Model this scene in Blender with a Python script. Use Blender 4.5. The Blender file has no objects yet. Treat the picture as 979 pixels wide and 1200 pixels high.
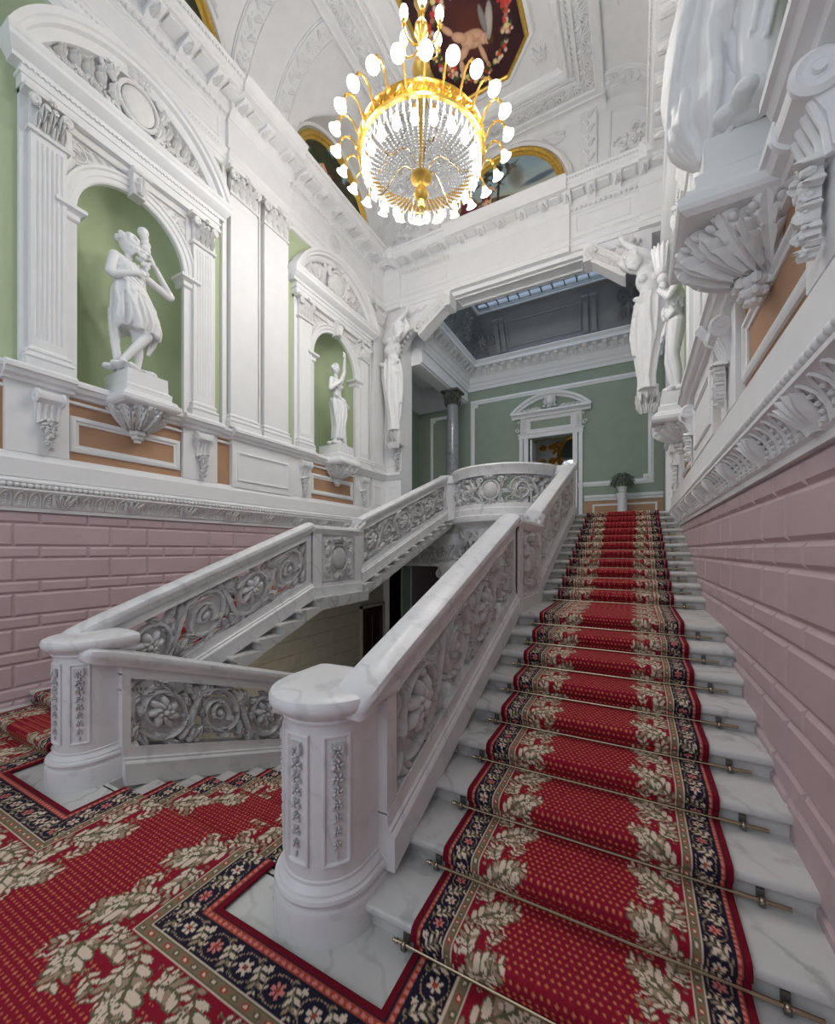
import bpy, bmesh, math, random
import numpy as np
from math import sin, cos, pi, sqrt, atan2, radians
from mathutils import Vector, Matrix
random.seed(7)
SC = bpy.context.scene
COL = SC.collection

# ------------------------------------------------------------------ dimensions
XL, XR = -5.56, 0.651          # side walls
YB = 8.5                       # wall with the big opening
RISE, TREAD = 0.1195, 0.3196
Y1 = 1.489                     # first nosing of the rising flights
YLAND = Y1 + 8*TREAD           # ninth nosing = landing
YU = 5.102                     # tenth nosing
TRU = 0.3244
ZTOP = 20*RISE
YEND = YU + 10*TRU
YD, TD = 1.557, 0.323          # falling flight
def nose_z(y):                 # line through the nosings of the lower rising flight
    return RISE + (y - Y1)*RISE/TREAD
def nose_zu(y):
    return 10*RISE + (y - YU)*RISE/TRU
def fall_z(y):
    return -(y - YD)*RISE/TD

# ------------------------------------------------------------------ materials
def new_mat(name):
    m = bpy.data.materials.new(name); m.use_nodes = True
    nt = m.node_tree; b = nt.nodes['Principled BSDF']
    return m, nt, b
def srgb(r, g, b):
    f = lambda c: (c/255/12.92) if c/255 <= 0.04045 else ((c/255+0.055)/1.055)**2.4
    return (f(r), f(g), f(b), 1)
def mat_plain(name, col, rough=0.6, metal=0.0, noise=0.06, scale=6, bump=0.02, spec=0.4):
    m, nt, b = new_mat(name)
    N = nt.nodes; L = nt.links
    tc = N.new('ShaderNodeTexCoord'); nz = N.new('ShaderNodeTexNoise')
    nz.inputs['Scale'].default_value = scale; nz.inputs['Detail'].default_value = 5
    L.new(tc.outputs['Object'], nz.inputs['Vector'])
    rp = N.new('ShaderNodeValToRGB')
    c = Vector(col[:3])
    rp.color_ramp.elements[0].position = 0.3; rp.color_ramp.elements[1].position = 0.7
    rp.color_ramp.elements[0].color = (*(c*(1-noise)), 1)
    rp.color_ramp.elements[1].color = (*[min(1, v) for v in c*(1+noise)], 1)
    L.new(nz.outputs['Fac'], rp.inputs['Fac']); L.new(rp.outputs['Color'], b.inputs['Base Color'])
    b.inputs['Roughness'].default_value = rough; b.inputs['Metallic'].default_value = metal
    b.inputs['Specular IOR Level'].default_value = spec
    if bump:
        n2 = N.new('ShaderNodeTexNoise'); n2.inputs['Scale'].default_value = scale*12
        L.new(tc.outputs['Object'], n2.inputs['Vector'])
        bp = N.new('ShaderNodeBump'); bp.inputs['Strength'].default_value = bump*4; bp.inputs['Distance'].default_value = 0.01
        L.new(n2.outputs['Fac'], bp.inputs['Height']); L.new(bp.outputs['Normal'], b.inputs['Normal'])
    return m
def mat_marble(name, base, vein, rough=0.22, scale=1.6, amount=0.5, dirt=None):
    m, nt, b = new_mat(name); N = nt.nodes; L = nt.links
    tc = N.new('ShaderNodeTexCoord')
    nz = N.new('ShaderNodeTexNoise'); nz.inputs['Scale'].default_value = scale; nz.inputs['Detail'].default_value = 9
    nz.inputs['Distortion'].default_value = 1.6
    L.new(tc.outputs['Object'], nz.inputs['Vector'])
    wv = N.new('ShaderNodeTexWave'); wv.inputs['Scale'].default_value = scale*0.9; wv.inputs['Distortion'].default_value = 14
    wv.inputs['Detail'].default_value = 5; wv.inputs['Detail Scale'].default_value = 1.4
    wv.bands_direction = 'DIAGONAL'
    L.new(tc.outputs['Object'], wv.inputs['Vector'])
    r1 = N.new('ShaderNodeValToRGB')
    r1.color_ramp.elements[0].position = 0.0; r1.color_ramp.elements[0].color = (1, 1, 1, 1)
    r1.color_ramp.elements[1].position = 0.16; r1.color_ramp.elements[1].color = (0, 0, 0, 1)
    L.new(wv.outputs['Fac'], r1.inputs['Fac'])
    r2 = N.new('ShaderNodeValToRGB')
    r2.color_ramp.elements[0].position = 0.35; r2.color_ramp.elements[0].color = (0, 0, 0, 1)
    r2.color_ramp.elements[1].position = 0.75; r2.color_ramp.elements[1].color = (1, 1, 1, 1)
    L.new(nz.outputs['Fac'], r2.inputs['Fac'])
    mu = N.new('ShaderNodeMath'); mu.operation = 'MULTIPLY'
    L.new(r1.outputs['Color'], mu.inputs[0]); L.new(r2.outputs['Color'], mu.inputs[1])
    ad = N.new('ShaderNodeMath'); ad.operation = 'MULTIPLY_ADD'
    L.new(r2.outputs['Color'], ad.inputs[0]); ad.inputs[1].default_value = 0.25; L.new(mu.outputs[0], ad.inputs[2])
    am = N.new('ShaderNodeMath'); am.operation = 'MULTIPLY'; am.inputs[1].default_value = amount; am.use_clamp = True
    L.new(ad.outputs[0], am.inputs[0])
    mx = N.new('ShaderNodeMix'); mx.data_type = 'RGBA'
    mx.inputs[6].default_value = base; mx.inputs[7].default_value = vein
    L.new(am.outputs[0], mx.inputs[0]); L.new(mx.outputs[2], b.inputs['Base Color'])
    b.inputs['Roughness'].default_value = rough; b.inputs['Specular IOR Level'].default_value = 0.45
    return m
M = {}
M['plaster'] = mat_plain('white_plaster', srgb(233, 233, 234), 0.75, noise=0.02, bump=0.0)
M['plaster_relief'] = mat_plain('white_plaster_carving', srgb(226, 225, 224), 0.7, noise=0.04, scale=14, bump=0.0)
M['ceil'] = mat_plain('ceiling_plaster', srgb(230, 230, 231), 0.75, noise=0.03, bump=0.0)
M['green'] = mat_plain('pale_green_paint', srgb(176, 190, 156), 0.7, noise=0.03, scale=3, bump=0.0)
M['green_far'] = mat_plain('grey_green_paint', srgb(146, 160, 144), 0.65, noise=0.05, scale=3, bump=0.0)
M['pink'] = mat_plain('dusty_pink_paint', srgb(196, 172, 176), 0.5, noise=0.05, scale=3, bump=0.0)
M['orange'] = mat_plain('ochre_brown_paint', srgb(180, 140, 110), 0.6, noise=0.10, scale=2.5, bump=0.0)
M['marble'] = mat_marble('white_marble', srgb(228, 227, 228), srgb(128, 128, 136), 0.28, 1.9, 0.36)
M['marble_step'] = mat_marble('worn_step_marble', srgb(206, 205, 202), srgb(120, 119, 118), 0.22, 1.9, 0.55)
M['marble_carve'] = mat_marble('carved_marble', srgb(204, 202, 202), srgb(110, 110, 116), 0.35, 2.4, 0.45)
M['statue'] = mat_plain('statue_plaster', srgb(232, 232, 233), 0.5, noise=0.03, bump=0.0)
M['grey_marble'] = mat_marble('grey_column_marble', srgb(150, 152, 158), srgb(95, 97, 104), 0.12, 2.5, 0.7)
M['gold'] = mat_plain('gilded_metal', (0.86, 0.55, 0.13, 1), 0.28, 1.0, noise=0.12, scale=20, bump=0.03)
M['gold_frame'] = mat_plain('gilded_frame', (0.72, 0.47, 0.10, 1), 0.38, 0.85, noise=0.15, scale=20, bump=0.03)
M['brass'] = mat_plain('dull_brass', (0.46, 0.37, 0.25, 1), 0.25, 1.0, noise=0.1, scale=6, bump=0.0)
M['iron'] = mat_plain('dark_bracket_metal', (0.16, 0.15, 0.14, 1), 0.5, 0.7, noise=0.1)
M['stone_cream'] = mat_plain('cream_stone', srgb(178, 172, 156), 0.8, noise=0.08, bump=0.01)
M['wood'] = mat_plain('dark_brown_wood', srgb(52, 26, 20), 0.4, noise=0.15, scale=10)
M['mirror'] = mat_plain('mirror_glass', (0.75, 0.8, 0.9, 1), 0.05, 1.0, noise=0.0, bump=0)
M['foliage'] = mat_plain('grey_green_foliage', srgb(96, 104, 88), 0.8, noise=0.3, scale=30)
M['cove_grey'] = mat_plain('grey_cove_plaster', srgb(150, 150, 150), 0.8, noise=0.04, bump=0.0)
M['dark'] = mat_plain('dark_stone', srgb(90, 88, 84), 0.8, noise=0.1)
def mat_emit(name, col, st):
    m, nt, b = new_mat(name)
    b.inputs['Base Color'].default_value = (0.9, 0.9, 0.88, 1)
    b.inputs['Emission Color'].default_value = col; b.inputs['Emission Strength'].default_value = st
    return m
M['bulb'] = mat_emit('lit_bulb', (1.0, 0.94, 0.84, 1), 8)
M['shade'] = mat_emit('lit_frosted_shade', (1.0, 0.95, 0.88, 1), 0.75)
def mat_glass(name, col, rough=0.02):
    m, nt, b = new_mat(name)
    b.inputs['Base Color'].default_value = col; b.inputs['Roughness'].default_value = rough
    b.inputs['Transmission Weight'].default_value = 1.0; b.inputs['IOR'].default_value = 1.45
    return m
def mat_crystal():
    m, nt, b = new_mat('crystal_beads')
    b.inputs['Base Color'].default_value = (0.80, 0.83, 0.88, 1)
    b.inputs['Roughness'].default_value = 0.12
    b.inputs['Specular IOR Level'].default_value = 1.0
    return m
M['crystal'] = mat_crystal()
def mat_thin_glass():
    m = bpy.data.materials.new('skylight_glass'); m.use_nodes = True
    nt = m.node_tree; N = nt.nodes; L = nt.links
    N.remove(N['Principled BSDF'])
    tr = N.new('ShaderNodeBsdfTransparent'); tr.inputs[0].default_value = (0.86, 0.93, 1.0, 1)
    gl = N.new('ShaderNodeBsdfGlossy'); gl.inputs['Roughness'].default_value = 0.1
    mx = N.new('ShaderNodeMixShader'); mx.inputs[0].default_value = 0.06
    L.new(tr.outputs[0], mx.inputs[1]); L.new(gl.outputs[0], mx.inputs[2])
    L.new(mx.outputs[0], N['Material Output'].inputs[0])
    return m
M['glass'] = mat_thin_glass()
def mat_vcol(name, rough=0.9, bump=0.0, sheen=0.0, spec=0.2):
    m, nt, b = new_mat(name); N = nt.nodes; L = nt.links
    a = N.new('ShaderNodeVertexColor'); a.layer_name = 'Col'
    tc = N.new('ShaderNodeTexCoord'); nz = N.new('ShaderNodeTexNoise'); nz.inputs['Scale'].default_value = 220
    L.new(tc.outputs['Object'], nz.inputs['Vector'])
    mr = N.new('ShaderNodeMapRange'); mr.inputs[3].default_value = 0.78; mr.inputs[4].default_value = 1.2
    L.new(nz.outputs['Fac'], mr.inputs[0])
    vm = N.new('ShaderNodeVectorMath'); vm.operation = 'SCALE'
    L.new(a.outputs['Color'], vm.inputs[0]); L.new(mr.outputs[0], vm.inputs['Scale'])
    L.new(vm.outputs[0], b.inputs['Base Color'])
    b.inputs['Roughness'].default_value = rough; b.inputs['Specular IOR Level'].default_value = spec
    if bump:
        bp = N.new('ShaderNodeBump'); bp.inputs['Strength'].default_value = bump; bp.inputs['Distance'].default_value = 0.004
        L.new(nz.outputs['Fac'], bp.inputs['Height']); L.new(bp.outputs['Normal'], b.inputs['Normal'])
    return m
M['carpet'] = mat_vcol('woven_wool_carpet', 0.95, 0.5)
M['paint'] = mat_vcol('oil_painting', 0.55, 0.0, spec=0.3)

# ------------------------------------------------------------------ mesh builder
class MB:
    def __init__(s, xf=None):
        s.v = []; s.f = []; s.xf = [xf] if xf else []
    def push(s, fn): s.xf.append(fn); return s
    def pop(s): s.xf.pop()
    def P(s, p):
        for fn in reversed(s.xf): p = fn(*p)
        return tuple(p)
    def add(s, vs, fs):
        n = len(s.v); s.v.extend(s.P(p) for p in vs); s.f.extend(tuple(i+n for i in f) for f in fs)
    def box(s, a0, a1, b0, b1, c0, c1):
        vs = [(a, b, c) for c in (c0, c1) for b in (b0, b1) for a in (a0, a1)]
        s.add(vs, [(0, 2, 3, 1), (4, 5, 7, 6), (0, 1, 5, 4), (2, 6, 7, 3), (0, 4, 6, 2), (1, 3, 7, 5)])
    def frustum(s, a0, a1, b0, b1, c0, c1, t):      # box whose far face is inset by t
        vs = [(a0, b0, c0), (a1, b0, c0), (a1, b1, c0), (a0, b1, c0), (a0+t, b0+t, c1), (a1-t, b0+t, c1), (a1-t, b1-t, c1), (a0+t, b1-t, c1)]
        s.add(vs, [(3, 2, 1, 0), (4, 5, 6, 7), (0, 1, 5, 4), (1, 2, 6, 5), (2, 3, 7, 6), (3, 0, 4, 7)])
    def loft(s, rings, closed=True, caps=True):
        n = len(rings[0]); vs = [p for r in rings for p in r]; fs = []
        for i in range(len(rings)-1):
            for j in range(n if closed else n-1):
                k = (j+1) % n
                fs.append((i*n+j, i*n+k, (i+1)*n+k, (i+1)*n+j))
        if caps and closed:
            fs.append(tuple(reversed(range(n)))); fs.append(tuple(range((len(rings)-1)*n, len(rings)*n)))
        s.add(vs, fs)
    def ext(s, prof, s0, s1, m0=0.0, m1=0.0):       # profile [(d,h)] pulled along s; m = mitre factor at each end
        s.loft([[(s0 + m0*d, h, d) for d, h in prof], [(s1 - m1*d, h, d) for d, h in prof]])
    def tube(s, path, rad, n=8, flat=1.0, caps=True):
        path = [Vector(p) for p in path]; m = len(path)
        if not isinstance(rad, (list, tuple)): rad = [rad]*m
        rings = []; up = Vector((0, 0, 1))
        t0 = (path[1]-path[0]).normalized()
        if abs(t0.z) > 0.9: up = Vector((1, 0, 0))
        for i, p in enumerate(path):
            t = (path[min(i+1, m-1)]-path[max(i-1, 0)])
            if t.length < 1e-9: t = t0
            t.normalize(); a = up.cross(t)
            if a.length < 1e-6: a = Vector((1, 0, 0)).cross(t)
            a.normalize(); b = t.cross(a).normalized()
            up = b
            rings.append([tuple(p + a*cos(2*pi*k/n)*rad[i] + b*sin(2*pi*k/n)*rad[i]*flat) for k in range(n)])
        s.loft(rings, True, caps)
    def ell(s, c, r, nu=10, nv=6, rot=0.0, rotm=None):   # ellipsoid; rot about third axis
        vs = []; fs = []
        ca, sa = cos(rot), sin(rot)
        for i in range(nv+1):
            ph = pi*i/nv
            for j in range(nu):
                th = 2*pi*j/nu
                x, y, z = r[0]*sin(ph)*cos(th), r[1]*sin(ph)*sin(th), r[2]*cos(ph)
                if rotm is not None:
                    q = rotm @ Vector((x, y, z)); x, y, z = q
                else: x, y = x*ca-y*sa, x*sa+y*ca
                vs.append((c[0]+x, c[1]+y, c[2]+z))
        for i in range(nv):
            for j in range(nu):
                k = (j+1) % nu; fs.append((i*nu+j, i*nu+k, (i+1)*nu+k, (i+1)*nu+j))
        s.add(vs, fs)
    def lathe(s, prof, c=(0, 0, 0), n=24, a0=0.0, a1=2*pi, sx=1.0, sy=1.0, caps=True):   # prof [(r,z)]
        full = abs(a1-a0-2*pi) < 1e-6
        m = n if full else n+1
        rings = []
        for r, z in prof:
            rings.append([(c[0]+r*sx*cos(a0+(a1-a0)*j/n), c[1]+r*sy*sin(a0+(a1-a0)*j/n), c[2]+z) for j in range(m)])
        s.loft(rings, full, full and caps)
    def build(s, name, mat, parent=None, smooth=35, origin=True):
        me = bpy.data.meshes.new(name)
        off = Vector((0, 0, 0))
        if parent is not None:
            p = parent
            while p is not None: off += p.location; p = p.parent
        elif origin and s.v:
            xs = [p[0] for p in s.v]; ys = [p[1] for p in s.v]; zs = [p[2] for p in s.v]
            off = Vector(((min(xs)+max(xs))/2, (min(ys)+max(ys))/2, min(zs)))
        ox, oy, oz = off
        me.from_pydata([(x-ox, y-oy, z-oz) for x, y, z in s.v], [], s.f)
        bm = bmesh.new(); bm.from_mesh(me)
        bmesh.ops.remove_doubles(bm, verts=bm.verts, dist=1e-5)
        bmesh.ops.recalc_face_normals(bm, faces=bm.faces); bm.to_mesh(me); bm.free()
        me.materials.append(M[mat] if isinstance(mat, str) else mat)
        if smooth:
            me.shade_smooth(); me.set_sharp_from_angle(angle=radians(smooth))
        o = bpy.data.objects.new(name, me); COL.objects.link(o)
        if parent is not None: o.parent = parent
        else: o.location = off
        return o
def thing(name, loc, label, cat, group=None):
    o = bpy.data.objects.new(name, None); COL.objects.link(o); o.location = loc
    o.empty_display_size = 0.1
    o['label'] = label; o['category'] = cat
    if group: o['group'] = group
    return o
def tag(o, label, cat, group=None, kind=None):
    o['label'] = label; o['category'] = cat
    if group: o['group'] = group
    if kind: o['kind'] = kind
    return o
def struct(o, label=None):
    o['kind'] = 'structure'
    if label: o['label'] = label
    return o
def copy_tree(o, parent=None):
    c = o.copy(); COL.objects.link(c)
    if parent is not None: c.parent = parent
    for ch in list(o.children): copy_tree(ch, c)
    return c
WL = lambda s, h, d: (XL+d, s, h)
WR = lambda s, h, d: (XR-d, s, h)
WB = lambda s, h, d: (s, YB-d, h)

# ------------------------------------------------------------------ ornament kit, in a local plane (s, h, d)
def leaf(mb, s, h, ang, ln, wd, curl=0.6, lift=0.03, base=0.0, lobes=3, n=7, back=None):
    """acanthus leaf lying in the plane; closed shell"""
    if back is None: back = base-0.012
    x, y, a = s, h, ang; st = ln/(n-1); front = []; bk = []
    deep = 0.42 if n >= 8 else 0.30
    for i in range(n):
        t = i/(n-1); lob = abs(cos(pi*t*lobes))
        w = wd*(sin(pi*min(1, (t*0.92+0.08))**0.75))*(1.08-deep+deep*lob)
        if i == n-1: w = wd*0.12
        nx, ny = -sin(a), cos(a)
        dp = base + lift*sin(pi*(0.15+0.85*t))+0.004
        tip = lift*0.9*t*t; ru = lift*0.28*(1-lob)
        row = []
        for k, q in ((-1, 0.10), (-0.72, 0.75), (-0.38, 1.0), (0, 0.45), (0.38, 1.0), (0.72, 0.75), (1, 0.10)):
            sk = -abs(k)*w*0.35       # lobes sweep forward
            row.append((x+nx*w*k-cos(a)*sk, y+ny*w*k-sin(a)*sk, base+(dp-base)*q+tip-(ru if abs(k) > 0.5 else 0)))
        front.append(row); bk.append([(p[0], p[1], min(back, p[2]-0.001) if back < base else back) for p in row])
        a += curl/(n-1)*(0.4+1.2*t); x += cos(a)*st; y += sin(a)*st
    rings = [fr + list(reversed(b)) for fr, b in zip(front, bk)]
    mb.loft(rings, True, True)
def spiral(mb, s, h, R, a0, turns, r0, r1, cw=1, r_in=0.22, n=26, depth=0.0, flat=1.0, sides=8, bulge=0.0):
    pts = []; rad = []
    for i in range(n):
        t = i/(n-1); a = a0+cw*2*pi*turns*t; q = R*((1-t)+r_in*t)
        pts.append((s+q*cos(a), h+q*sin(a), depth+bulge*t)); rad.append(r0+(r1-r0)*t)
    mb.tube(pts, rad, sides, flat)
    return pts
def rosette(mb, s, h, r, d=0.0, petals=6, rot=0.0, both=False, thick=0.5):
    big = r > 0.07
    for sg in ((1, -1) if both else (1,)):
        for k in range(petals):
            a = rot+2*pi*k/petals
            mb.ell((s+cos(a)*r*0.60, h+sin(a)*r*0.60, d*sg), (r*0.44, r*0.25, r*thick*0.75), 10 if big else 7, 6 if big else 4, rot=a+0.35)
        if big:
            for k in range(petals):
                a = rot+2*pi*(k+0.5)/petals
                mb.ell((s+cos(a)*r*0.36, h+sin(a)*r*0.36, (d+r*0.20)*sg), (r*0.26, r*0.15, r*thick*0.5), 8, 5, rot=a+0.5)
        mb.ell((s, h, (d+r*0.30)*sg), (r*0.20, r*0.20, r*thick*0.6), 8, 5)
def acanthus_run(mb, pts, ln, wd, step=3, side=1, lift=0.03, base=0.0, curl=0.8, spread=0.75, lobes=3, both=False, n=7):
    for i in range(0, len(pts)-1, step):
        p = pts[i]; q = pts[i+1]; a = atan2(q[1]-p[1], q[0]-p[0])
        f = 1-0.35*i/len(pts)
        leaf(mb, p[0], p[1], a+side*spread, ln*f, wd*f, curl=-side*curl, lift=lift, base=base, lobes=lobes, n=n,
             back=(base-lift*0.8 if both else base-0.01))
def scroll_panel(mb, L, H, n, T=0.10, plaques=True, both=True, seed=1, quality=1.0):
    """pierced running acanthus scroll, L long and H high, centred on d=0"""
    rnd = random.Random(seed); U = L/n; R = min(U, H)*0.46
    ns = 8 if quality >= 1 else 6; nl = 7 if quality >= 1 else 5
    for i in range(n):
        cx = U*(i+0.5); cy = H*0.5; cw = 1 if i % 2 == 0 else -1
        a0 = -pi*0.75 if cw > 0 else pi*0.75
        a0 += rnd.uniform(-0.2, 0.2)
        if plaques:
            mb.box(cx-R*0.66, cx+R*0.70, cy-R*0.80, cy+R*0.62, -T*0.10, T*0.10)
        p = spiral(mb, cx, cy, R*0.98, a0, 1.35, H*0.046, H*0.036, cw, 0.40, int(30*quality), 0, T/(H*0.085), ns)
        acanthus_run(mb, p[:len(p)*2//3], H*0.26, H*0.085, 3, -cw, lift=T*0.42, base=0.005, both=both, n=nl)
        acanthus_run(mb, p[2:len(p)//2], H*0.17, H*0.055, 5, cw, lift=T*0.42, base=0.01, both=both, n=nl)
        if i % 2 == 0: rosette(mb, cx, cy, R*0.56, T*0.26, 7, rnd.random(), both, 0.55)
        else:
            q = spiral(mb, cx, cy, R*0.42, a0+pi, 1.6, H*0.055, H*0.03, -cw, 0.12, 22, 0, T/(H*0.10), ns, 0)
            mb.ell((cx, cy, 0), (R*0.16, R*0.16, T*0.62), 8, 6)
            acanthus_run(mb, q[:12], H*0.12, H*0.045, 4, cw, lift=T*0.45, base=0.01, both=both, n=nl)
        for e in range(5):      # small curling tendrils that fill the gaps
            aa_ = rnd.uniform(0, 2*pi); ex, ey = cx+cos(aa_)*R*1.05, cy+sin(aa_)*R*0.98
            spiral(mb, ex, min(max(ey, H*0.09), H*0.91), H*0.075, rnd.uniform(0, 6), 1.2, H*0.024, H*0.014, rnd.choice((-1, 1)), 0.2, 12, 0, 2.2, 6)
        # corner buds and leaves
        for sx, sy in ((-1, -1), (-1, 1), (1, -1), (1, 1)):
            bx, by = cx+sx*U*0.44, cy+sy*H*0.43
            if rnd.random() < 0.55: mb.ell((bx, by, 0), (H*0.06, H*0.06, T*0.45), 8, 6)
            leaf(mb, bx, by, atan2(-sy, -sx)+rnd.uniform(-0.5, 0.5)+sx*sy*0.9, H*0.24, H*0.07, curl=rnd.choice((-1, 1))*0.9,
                 lift=T*0.4, base=0.008, back=-T*0.36, n=nl)
        if i < n-1:   # S stem to the next scroll
            x0, x1 = cx+R*0.55, cx+U-R*0.55; y0, y1 = (H*0.08, H*0.92) if cw > 0 else (H*0.92, H*0.08)
            st = []
            for k in range(9):
                t = k/8; st.append((x0+(x1-x0)*t, y0+(y1-y0)*(t*t*(3-2*t)), 0))
            mb.tube(st, [H*0.05*(1+0.5*sin(pi*k/8)) for k in range(9)], ns, T/(H*0.14))
            m = st[4]; mb.ell(m, (H*0.085, H*0.045, T*0.55), 8, 5, rot=0.4)
            for k in (2, 6):
                leaf(mb, st[k][0], st[k][1], atan2(y1-y0, x1-x0)+(0.8 if k == 2 else -0.8), H*0.26, H*0.08, curl=-1.0 if k == 2 else 1.0,
                     lift=T*0.42, base=0.01, back=-T*0.36, n=nl)
def garland(mb, s, h0, h1, w, d, n=7, r=None):
    """hanging string of leaves and buds on a surface"""
    r = random.Random(int(abs(h0+h1)*100))
    for k in range(n):
        t = k/(n-1); h = h1+(h0-h1)*t; f = 1-0.45*t
        for m in range(5):
            a = -pi/2+(m-2)*0.75+r.uniform(-0.2, 0.2)
            leaf(mb, s+r.uniform(-1, 1)*w*0.08, h+w*0.12, a, w*0.46*f, w*0.12*f, curl=r.uniform(-0.9, 0.9), lift=w*r.uniform(0.1, 0.34), base=d-w*0.05, lobes=2, n=7)
        for m in range(9):
            a = r.uniform(0, 2*pi); q = w*r.uniform(0.10, 0.30)*f; mb.ell((s+q*cos(a), h+q*sin(a)*0.8, d+w*r.uniform(0.06, 0.20)), (w*0.085*f,)*3, 8, 5)
        rosette(mb, s+r.uniform(-1, 1)*w*0.06, h, w*0.19*f, d+w*0.12, 5, k)
def cartouche(mb, s, h, w, H, d, full=True, q=1.0):
    """oval shield with scrolled leafy surround"""
    mb.ell((s, h, d), (w*0.26, H*0.27, 0.05), 20, 8)
    mb.tube([(s+w*0.31*cos(2*pi*k/24), h+H*0.32*sin(2*pi*k/24), d) for k in range(25)], w*0.035, 6)
    for sx in (-1, 1):
        for sy in (-1, 1):
            spiral(mb, s+sx*w*0.36, h+sy*H*0.33, w*0.10, pi/2*(1-sx)+0.4*sy, 1.3, w*0.04, w*0.02, sx*sy, 0.2, 16, d)
        leaf(mb, s+sx*w*0.30, h-H*0.28, pi/2+(-sx*0.5), H*0.34, w*0.09, curl=sx*0.9, lift=0.04, base=d)
        leaf(mb, s+sx*w*0.34, h+H*0.05, pi/2+(-sx*0.7), H*0.26, w*0.08, curl=sx*1.1, lift=0.04, base=d)
    mb.ell((s, h+H*0.43, d), (w*0.20, H*0.07, 0.05), 12, 6)
    for a in (-0.7, 0, 0.7):
        leaf(mb, s+a*w*0.1, h+H*0.36, pi/2-a, H*0.16, w*0.07, lift=0.04, base=d+0.02)
        leaf(mb, s+a*w*0.1, h-H*0.33, -pi/2+a, H*0.18, w*0.07, lift=0.04, base=d)
def shell(mb, s, h, r, d=0.0, ribs=7, ang=pi/2):
    for k in range(ribs):
        a = ang+(k-(ribs-1)/2)*(2.6/ribs)
        mb.ell((s+cos(a)*r*0.55, h+sin(a)*r*0.55, d), (r*0.48, r*0.13, r*0.22), 6, 4, rot=a)
    mb.ell((s, h, d), (r*0.2, r*0.2, r*0.22), 6, 4)
def capital(mb, s0, s1, z0, z1, d):
    """corinthian pilaster capital with garland"""
    w = s1-s0; H = z1-z0; c = (s0+s1)/2
    mb.box(s0, s1, z0, z1-H*0.12, 0, d+0.01)
    mb.box(s0-0.03, s1+0.03, z0-0.02, z0+0.02, 0, d+0.03)
    mb.box(s0-0.07, s1+0.07, z1-H*0.12, z1, 0, d+0.08)
    for k in range(4):
        x = s0+w*(k+0.5)/4
        leaf(mb, x, z0+0.02, pi/2, H*0.42, w*0.11, curl=0.0, lift=0.06, base=d+0.005, lobes=2)
    for k in range(3):
        x = s0+w*(k+1)/4
        leaf(mb, x, z0+H*0.25, pi/2, H*0.45, w*0.11, curl=0.0, lift=0.08, base=d+0.02, lobes=2)
    for sx in (-1, 1):
        spiral(mb, c+sx*w*0.42, z1-H*0.25, w*0.15, -pi/2, 1.6, 0.026, 0.014, sx, 0.15, 16, d+0.06)
        spiral(mb, c+sx*w*0.13, z1-H*0.24, w*0.09, -pi/2, 1.4, 0.018, 0.010, -sx, 0.15, 14, d+0.05)
    for k in range(7):   # swag
        t = (k-3)/3; rosette(mb, c+t*w*0.36, z1-H*0.48+0.10*H*t*t, w*0.10, d+0.07, 5, k)
    rosette(mb, c, z1-H*0.10, w*0.13, d+0.09, 6)

# ------------------------------------------------------------------ the two side walls
BAYS = [(2.81, 1.0), (6.66, 1.08)]
NR = 0.61                      # niche radius at scale 1
SPR = 5.50                     # springing of the niche arch
Z0N = 3.60
def niche_wall(mp, name, side):
    mb = MB(mp); rc = MB(mp)
    def quad(a0, a1, h0, h1): mb.add([(a0, h0, 0), (a1, h0, 0), (a1, h1, 0), (a0, h1, 0)], [(0, 1, 2, 3)])
    s_prev = -1.0
    for c, k in BAYS:
        r = NR*k; a, b = c-r, c+r
        quad(s_prev, a, 3.5, 10.3); quad(a, b, 3.5, Z0N); quad(a, b, SPR+r, 10.3)
        n = 24
        arc = [(c-r*cos(pi*i/n), SPR+r*sin(pi*i/n), 0) for i in range(n+1)]
        for i in range(n):
            t0, t1 = (arc[i][0], SPR+r, 0), (arc[i+1][0], SPR+r, 0)
            mb.add([arc[i], arc[i+1], t1, t0], [(0, 1, 2, 3)])
        m = 28; rows = []
        for h in (Z0N, SPR): rows.append([(c-r*cos(pi*j/m), h, -r*0.85*sin(pi*j/m)) for j in range(m+1)])
        for q in range(1, 11):
            e = pi/2*q/10
            rows.append([(c-r*cos(e)*cos(pi*j/m), SPR+r*sin(e), -r*0.85*cos(e)*sin(pi*j/m)) for j in range(m+1)])
        rc.loft(rows, False, False)
        rc.add([(c, Z0N, 0)]+[(c-r*cos(pi*j/m), Z0N, -r*0.85*sin(pi*j/m)) for j in range(m+1)], [tuple(range(m+2))])
        s_prev = b
    quad(s_prev, 9.0, 3.5, 10.3)
    struct(mb.build(name, 'green', smooth=0)); struct(rc.build(name, 'green'))
    mb = MB(mp); mb.box(-1.0, 9.0, -2.2, 10.3, -0.95, -0.75); mb.box(-1.0, 9.0, -2.2, 3.5, -0.75, -0.03)
    struct(mb.build(name, 'plaster'))
    mb = MB(mp); mb.box(-1.0, 8.49, 8.35, 9.2, 0, 0.03)
    struct(mb.build(name, 'plaster'))

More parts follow.
